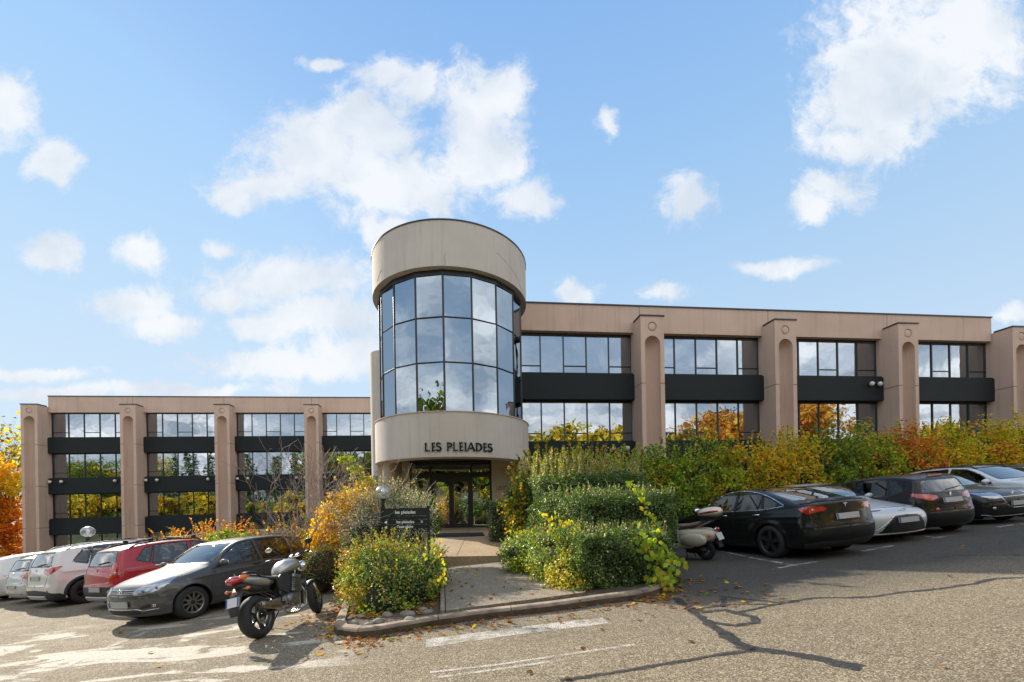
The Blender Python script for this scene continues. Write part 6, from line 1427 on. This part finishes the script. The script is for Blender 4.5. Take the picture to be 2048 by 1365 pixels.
def f(b):
    b.box((0, .66, .40), (.30, .40, .24), 0, None, .05); b.box((0, .82, .62), (.34, .20, .26), 0, Matrix.Rotation(-.35, 4, 'X'), .03); b.box((0, .85, .75), (.36, .20, .07), 0, Matrix.Rotation(-.35, 4, 'X'), .02)
    for i in range(7): b.box((0, .80+i*.008, .54+i*.028), (.37, .22, .008), 0, Matrix.Rotation(-.35, 4, 'X'))
en = part('engine', ENG, f)
for s_ in (1, -1): part('engine_cover', ENG, lambda b: b.lathe([(.001, .195), (.075, .19), (.09, .17), (.095, .12)], 28, 0, Matrix.Translation((0, .60, .42)) @ Matrix.Rotation(PI/2*s_, 4, 'Y')), en)
part('radiator', GRIL, lambda b: b.box((0, 1.08, .60), (.30, .04, .26), 0, Matrix.Rotation(-.3, 4, 'X'), .01))
def f(b):
    b.tube([(.155, .36, .36), (.165, .28, .385), (.185, -.06, .475), (.19, -.12, .49)], [.035, .056, .058, .045], 20)
    b.tube([(.19, -.118, .489), (.192, -.155, .497)], [.034, .034], 16)
part('muffler', MUFF, f)
part('exhaust_pipe', STEEL, lambda b: [b.tube([(x_, .96, .58), (x_*1.1, 1.06, .45), (x_, 1.0, .24), (x_*.5+.04, .75, .17), (.10, .5, .22), (.155, .36, .36)], .018, 8) for x_ in (-.11, -.04, .04, .11)])
part('foot_peg', SEAL, lambda b: b.tube([(.12, .48, .55), (.13, .38, .38), (.26, .38, .37)], .013, 6)); part('foot_peg', SEAL, lambda b: b.tube([(.10, .08, .50), (.24, .04, .52)], .011, 6))
part('side_stand', SEAL, lambda b: b.tube([(-.12, .62, .28), (-.27, .55, .035), (-.31, .54, .03)], .012, 6))
st0, st1 = Vector((0, 1.38, .34)), Vector((0, 1.10, 1.0))
part('front_fork', FORK, lambda b: [b.tube([(.095*s_, 1.43, .30), (.095*s_, 1.33, .55)], .028, 10) or b.tube([(.095*s_, 1.33, .55), (.09*s_, 1.12, 1.02)], .021, 10) for s_ in (1, -1)])
part('front_mudguard', SEAL, lambda b: b.loft([[Vector((x_, 1.43+(.325-abs(x_)*.25)*math.cos(a), .30+(.325-abs(x_)*.25)*math.sin(a))) for x_ in (-.075, -.04, 0, .04, .075)] for a in np.linspace(.35, 2.2, 14)], 0, True, False))
part('headlight', CHR, lambda b: (b.ball((0, 1.26, .90), .095, 16, 0, (1, .9, 1)),))
part('instruments', SEAL, lambda b: (b.lathe([(.001, .06), (.05, .055), (.055, 0), (.03, -.05)], 18, 0, Matrix.Translation((.06, 1.17, 1.06)) @ Matrix.Rotation(.7, 4, 'X')), b.lathe([(.001, .06), (.05, .055), (.055, 0), (.03, -.05)], 18, 0, Matrix.Translation((-.06, 1.17, 1.06)) @ Matrix.Rotation(.7, 4, 'X'))))
hb = part('handlebar', SEAL, lambda b: (b.tube([(-.38, .90, 1.10), (-.28, .96, 1.11), (-.12, 1.07, 1.07), (.12, 1.10, 1.07), (.28, 1.06, 1.12), (.38, 1.01, 1.12)], .013, 8), b.tube([(-.38, .90, 1.10), (-.27, .965, 1.11)], .019, 8), b.tube([(.38, 1.01, 1.12), (.27, 1.065, 1.12)], .019, 8), b.box((.2, 1.10, 1.12), (.07, .05, .05), 0, None, .012)))
part('lever', STEEL, lambda b: (b.tube([(-.22, 1.03, 1.10), (-.33, 1.0, 1.09), (-.40, .96, 1.09)], .008, 6), b.tube([(.22, 1.13, 1.11), (.33, 1.12, 1.10), (.40, 1.08, 1.10)], .008, 6)), hb)
for s_, m_ in ((-1, CHR), (1, GRIL)):
    part('mirror', SEAL, lambda b: (b.tube([(.22*s_, 1.08, 1.11), (.26*s_, 1.10, 1.20), (.36*s_, 1.06, 1.28)], .008, 6), b.ball((.38*s_, 1.05, 1.29), .06, 14, 0, (1.25, .35, .8))), hb)
    part('mirror_glass', m_, lambda b: b.ball((.38*s_, 1.03, 1.29), .055, 14, 0, (1.22, .15, .74)), hb)
# ------------------------------------------------------------ scooter
CREAM = paint('cream_paint', (.62, .55, .44), .0, .35); TAN = mat('tan_seat', (.16, .12, .085), .6, var=.25, vs=12); SRED = paint('red_paint', (.40, .012, .02), .2, .3)
sp0, sq0 = pg(1414, 1120), None
dirv = Vector((math.sin(math.radians(-33)), math.cos(math.radians(-33)), 0)); q_ = sp0+dirv*1.3; q_.z = G(q_.x, q_.y)
sc = empty('motor_scooter', label='cream motor scooter with tan seat and red striped top box beside the hedge', cat='scooter', M=frameM(sp0, q_, math.radians(5)))
bike_wheel(sc, (0, 0, .235), .235, .11, RIMS, 5, rr=.6, disc=False); bike_wheel(sc, (0, 1.28, .235), .235, .10, RIMS, 5, .2, 'front_wheel', rr=.6, disc=False)
P_ = lambda n_, m_, fn: part(n_, m_, fn, sc)
P_('body_cowl', CREAM, lambda b: b.loft([ell((0, .62, .55), .12, .16, 20, 0, .8), ell((0, .50, .56), .19, .19, 20, 0, .8), ell((0, .30, .56), .23, .20, 20, 0, .85), ell((0, .05, .58), .22, .19, 20, 0, .9), ell((0, -.18, .60), .16, .15, 20), ell((0, -.32, .60), .08, .09, 20)]))
for s_ in (1, -1): P_('side_cowl', CREAM, lambda b: b.ball((.17*s_, .17, .50), .20, 20, 0, (.5, 1.75, .85)))
P_('floorboard', CREAM, lambda b: (b.box((0, .82, .30), (.36, .50, .05), 0, None, .02), b.box((0, .45, .34), (.34, .5, .10), 0, None, .03)))
P_('leg_shield', CREAM, lambda b: b.loft([ell((0, 1.02, .32), .20, .03, 16, 1.2), ell((0, 1.08, .50), .22, .03, 16, 1.2), ell((0, 1.10, .72), .21, .035, 16, 1.2), ell((0, 1.06, .92), .10, .04, 16, 1.2)]))
P_('seat', TAN, lambda b: b.loft([ell((0, .70, .78), .08, .04, 16), ell((0, .60, .79), .13, .055, 16, 0, .8), ell((0, .35, .80), .15, .05, 16, 0, .8), ell((0, .05, .85), .14, .055, 16, 0, .8), ell((0, -.05, .88), .09, .04, 16)]))
P_('engine', SEAL, lambda b: (b.box((0, .20, .26), (.26, .50, .18), 0, None, .04), b.tube([(-.10, .2, .28), (-.11, -.1, .24)], .05, 10), b.tube([(.12, .35, .22), (.14, -.12, .22)], .045, 12)))
P_('stand', SEAL, lambda b: (b.tube([(-.12, .42, .2), (-.16, .38, .02)], .012, 6), b.tube([(.12, .42, .2), (.16, .38, .02)], .012, 6)))
P_('rear_rack', CHR, lambda b: [b.tube([(.10*s_, .30, .72), (.13*s_, .02, .80), (.13*s_, -.18, .88), (.11*s_, -.42, .97)], .011, 8) for s_ in (1, -1)]+[b.tube([(-.12, -.2, .89), (.12, -.2, .89)], .009, 6)])
tb = P_('top_box', SEAL, lambda b: b.loft([ell((0, -.24, .93), .14, .18, 16, PI/2, .7), ell((0, -.24, .98), .19, .22, 16, PI/2, .7), ell((0, -.24, 1.06), .215, .25, 16, PI/2, .7)]))
part('top_box_lid', CREAM, lambda b: b.loft([ell((0, -.24, 1.065), .22, .255, 20, PI/2, .75), ell((0, -.25, 1.13), .215, .25, 20, PI/2, .75), ell((0, -.26, 1.19), .17, .20, 20, PI/2, .8), ell((0, -.27, 1.215), .08, .1, 20, PI/2, .9)]), tb)
part('red_flash', SRED, lambda b: [b.loft([[Vector((s_*.222*k_, y_, z_)), Vector((s_*.222*k_, y_, z_+h_)), Vector((s_*.205*k_, y_, z_+h_)), Vector((s_*.205*k_, y_, z_))] for y_, z_, h_, k_ in ((-.06, 1.095, .012, .96), (-.2, 1.105, .03, 1.01), (-.34, 1.115, .045, 1.0), (-.44, 1.12, .045, .86), (-.492, 1.12, .03, .45))]) for s_ in (1, -1)], tb)
P_('tail_light', LRED, lambda b: b.ball((0, -.37, .72), .05, 12, 0, (1, .8, .8))); P_('lamp_housing', CHR, lambda b: b.ball((0, -.32, .71), .06, 12, 0, (1, .8, .9)))
for s_ in (1, -1): P_('indicator', LORG, lambda b: b.ball((.16*s_, -.25, .60), .032, 10)); P_('indicator_housing', CHR, lambda b: b.ball((.19*s_, -.02, .62), .03, 10, 0, (.5, 1.3, .8)))
P_('number_plate', mat('plate_scooter', (.55, .58, .58), .4), lambda b: b.box((0, -.40, .56), (.20, .012, .17), 0, Matrix.Rotation(-.35, 4, 'X')))
P_('mudguard', PLAS, lambda b: b.box((0, -.37, .40), (.16, .02, .18), 0, Matrix.Rotation(-.35, 4, 'X')))
P_('front_mudguard', CREAM, lambda b: b.ball((0, 1.28, .36), .18, 16, 0, (.5, 1.2, .65)))
P_('handlebar', CREAM, lambda b: (b.ball((0, 1.02, .99), .11, 14, 0, (1.1, .9, .8)), b.tube([(-.33, .95, 1.02), (.33, .95, 1.02)], .018, 8)))

# ------------------------------------------------------------ lettering, sign, lamps
def text_mesh(body, size, M, name, m, parent, ext=.003, off=0.0, sx=1.0, align='CENTER'):
    cu_ = bpy.data.curves.new(name, 'FONT'); cu_.body = body; cu_.size = size; cu_.extrude = ext; cu_.offset = off; cu_.align_x = align; cu_.resolution_u = 6
    o = bpy.data.objects.new(name, cu_); COL.objects.link(o); bpy.context.view_layer.update()
    me = bpy.data.meshes.new_from_object(o.evaluated_get(bpy.context.evaluated_depsgraph_get())); bpy.data.objects.remove(o)
    me.transform(M @ Matrix.Diagonal((sx, 1, 1, 1))); me.materials.clear(); me.materials.append(m); me.name = name; return link(name, me, parent)
def arc(cx, cy, rx, ry, a0, a1, n=14): return [(cx+rx*math.cos(math.radians(a0+(a1-a0)*i/n)), cy+ry*math.sin(math.radians(a0+(a1-a0)*i/n))) for i in range(n+1)]
def st_(p, q, w0=.085, w1=.085): return [p, q], [w0, w1]
def glyph(ch):
    """flared strokes in a unit-high box: list of (points, half widths)"""
    v = lambda x: ([(x, 0), (x, .08), (x, .5), (x, .92), (x, 1)], [.14, .085, .07, .085, .14])
    h = lambda x0, x1, y: ([(x0, y), (x1-.10, y), (x1, y)], [.055, .05, .10])
    if ch == 'L': return [v(.14), h(.1, .62, .055)]
    if ch == 'E': return [v(.14), h(.1, .60, .055), h(.1, .52, .52), h(.1, .58, .945)]
    if ch == 'I': return [v(.14)]
    if ch == 'P': return [v(.14), (arc(.2, .70, .34, .245, -90, 90), [.045+.05*math.sin(PI*i/14) for i in range(15)]), ([(.14, .945), (.22, .945)], [.05, .05]), ([(.14, .455), (.22, .455)], [.05, .05])]
    if ch == 'D': return [v(.14), (arc(.22, .5, .52, .445, -90, 90), [.045+.055*math.sin(PI*i/14) for i in range(15)]), ([(.14, .945), (.24, .945)], [.05, .05]), ([(.14, .055), (.24, .055)], [.05, .05])]
    if ch == 'A': return [([(.0, 0), (.05, .1), (.40, 1)], [.10, .05, .06]), ([(.82, 0), (.77, .1), (.42, 1)], [.13, .085, .07]), ([(.18, .33), (.64, .33)], [.045, .045])]
    if ch == 'S': return [(arc(.33, .735, .235, .215, 20, 270, 14), [.10]+[.055+.02*math.sin(PI*i/13) for i in range(14)]), (arc(.31, .275, .27, .245, 90, -160, 14), [.07+.025*math.sin(PI*i/14) for i in range(14)]+[.11])]
LET = mat('sign_letters', (.008, .012, .011), .8, spec=.15)
an_c = math.asin((px(918.5, 895, 15.85).x-TC.x)/RTW)
lets = [('L', 700, 765), ('E', 780, 820), ('S', 824, 880), ('P', 938, 1000), ('L', 1006, 1062), ('E', 1072, 1120), ('I', 1128, 1150), ('A', 1160, 1242), ('D', 1250, 1325), ('E', 1340, 1386), ('S', 1390, 1448)]
nat = {'L': .70, 'E': .68, 'I': .26, 'P': .62, 'D': .82, 'A': .85, 'S': .62}; zb_, zh = 1.955, .315
for ch, a_, b_ in lets:
    mb = MB(); s0 = ((a_-1074)/5.39)*15.85/F_; s1 = ((b_-1074)/5.39)*15.85/F_; kx = (s1-s0)/nat[ch]
    for pts, ws in glyph(ch):
        for side in (0,):
            P2 = []; 
            for i, (x_, y_) in enumerate(pts):
                x0_, y0_ = pts[max(i-1, 0)]; x1_, y1_ = pts[min(i+1, len(pts)-1)]; dx_, dy_ = (x1_-x0_)*kx, (y1_-y0_)*zh; l_ = math.hypot(dx_, dy_); nx_, ny_ = -dy_/l_, dx_/l_; w__ = ws[i]*zh*1.0
                P2.append(((s0+x_*kx+nx_*w__, zb_+y_*zh+ny_*w__), (s0+x_*kx-nx_*w__, zb_+y_*zh-ny_*w__)))
            V = [];
            for (p_, q__) in P2:
                for rr_ in (RTW+.018, RTW+.055):
                    for (sx_, z_) in (p_, q__): V.append(tpt(an_c+sx_/RTW, rr_, z_))
            n_ = len(P2); Fc = []
            for i in range(n_-1):
                a = 4*i; c = a+4; Fc += [[a+2, a+3, c+3, c+2], [a, c, c+1, a+1], [a, a+2, c+2, c], [a+1, c+1, c+3, a+3]]
            Fc += [[0, 1, 3, 2], [4*(n_-1), 4*(n_-1)+2, 4*(n_-1)+3, 4*(n_-1)+1]]; mb.add(V, Fc)
    o = bobj(mb, 'sign_letter', LET); tag(o, 'raised dark letter %s of the entrance lettering' % ch)
# wall lettering and letter box in the porch
WY = 18.895
Mw = lambda x_, z_: Matrix.Translation((x_, WY, EYE+z_)) @ Matrix.Rotation(PI/2, 4, 'X')
p_ = px(1008, 976, WY); o = text_mesh('LES PLEIADES', .25, bld_inv @ Mw(p_.x+.18, p_.z-EYE-.09), 'wall_lettering', mat('bronze', (.16, .12, .08), .5), bld, .012, .004, .72)
p_ = px(1007, 990, WY); b = MB(); b.box((p_.x, WY-.03, p_.z), (.42, .06, .30), 0, None, .008); b.box((p_.x, WY-.062, p_.z), (.36, .006, .24)); bobj(b, 'letter_box', ENTM)
# direction sign
sgn_p = px(810, 1040, 9.4); xa, xb = px(764.5, 1030, 9.4).x, px(856.5, 1030, 9.4).x; zt_ = px(810, 1012.5, 9.4).z; g0 = G(sgn_p.x, 9.4)
sg = empty('direction_sign', (sgn_p.x, 9.4, g0), 'dark direction sign board with white writing standing among the bushes', 'sign'); ox, oz = -sgn_p.x, -g0
SGM = mat('sign_black', (.010, .014, .016), .45, var=.3, vs=6); SGW = mat('sign_white', (.85, .87, .85), .6)
for x_ in (xa, xb): b = MB(); b.box((x_+ox, 0, (zt_+g0)/2+oz), (.055, .055, zt_-g0)); b.build('post', SGM, sg)
zz = lambda y_: px(810, y_, 9.4).z+oz
xm = (xa+xb)/2+ox; wd_ = xb-xa-.06
for y0_, y1_, dp in ((1016.5, 1032.3, .03), (1032.6, 1039.2, .016), (1039.6, 1048.9, .03), (1049.6, 1057.8, .03)):
    b = MB(); b.box((xm, 0, (zz(y0_)+zz(y1_))/2), (wd_, dp, zz(y0_)-zz(y1_)-.006)); b.build('sign_panel', SGM, sg)
tx = lambda body, xpx, ypx, size, sx: text_mesh(body, size, Matrix.Translation((px(xpx, ypx, 9.4).x+ox, -.019, zz(ypx))) @ Matrix.Rotation(PI/2, 4, 'X'), 'sign_text', SGW, sg, .0012, .0012, sx)
tx('les pleiades', 811, 1027.8, .105, .95); tx('les pleiades', 811, 1046.8, .092, .95); tx('D', 844, 1046.8, .075, .8); tx("l'astrolabe", 811, 1056.2, .090, .95)
for y_ in (1044.3, 1054.5):
    b = MB(); c_ = Vector((px(772, y_, 9.4).x+ox, -.0185, zz(y_))); b.prism([(-.035, 0), (.03, .034), (.03, -.034)], .003, Matrix.Translation(c_) @ Matrix.Rotation(PI/2, 4, 'X')); b.build('arrow', SGW, sg)
# globe lamps
GLB = thin_glass('acrylic_globe', (.86, .87, .85), .22, .8, .3)
for (x_, y_, Z_, r_g, lb) in ((766, 985.5, 9.9, .17, 'clear globe lamp on a short dark post standing in the silvery bush'), (176, 1064, 14.2, .19, 'clear globe lamp on a dark pole behind the white and red cars')):
    c_ = px(x_, y_, Z_); gz_ = G(c_.x, c_.y); gl = empty('globe_lamp', (c_.x, c_.y, gz_), lb, 'lamp', 'globe lamps'); hh = c_.z-gz_
    b = MB(); b.tube([(0, 0, 0), (0, 0, hh-r_g*.9)], .035, 10); b.lathe([(.035, hh-r_g*1.1), (.07, hh-r_g*.97), (.07, hh-r_g*.85), (.001, hh-r_g*.85)], 16); b.build('post', SEAL, gl)
    b = MB(); b.ball((0, 0, hh), r_g, 28, 0, (1, 1, .92)); b.build('globe', GLB, gl); b = MB(); b.ball((0, 0, hh), .05, 12, 0, (1, 1, 1.5)); b.tube([(0, 0, hh-r_g*.85), (0, 0, hh-.05)], .02, 8); b.build('bulb', LAMPW, gl)
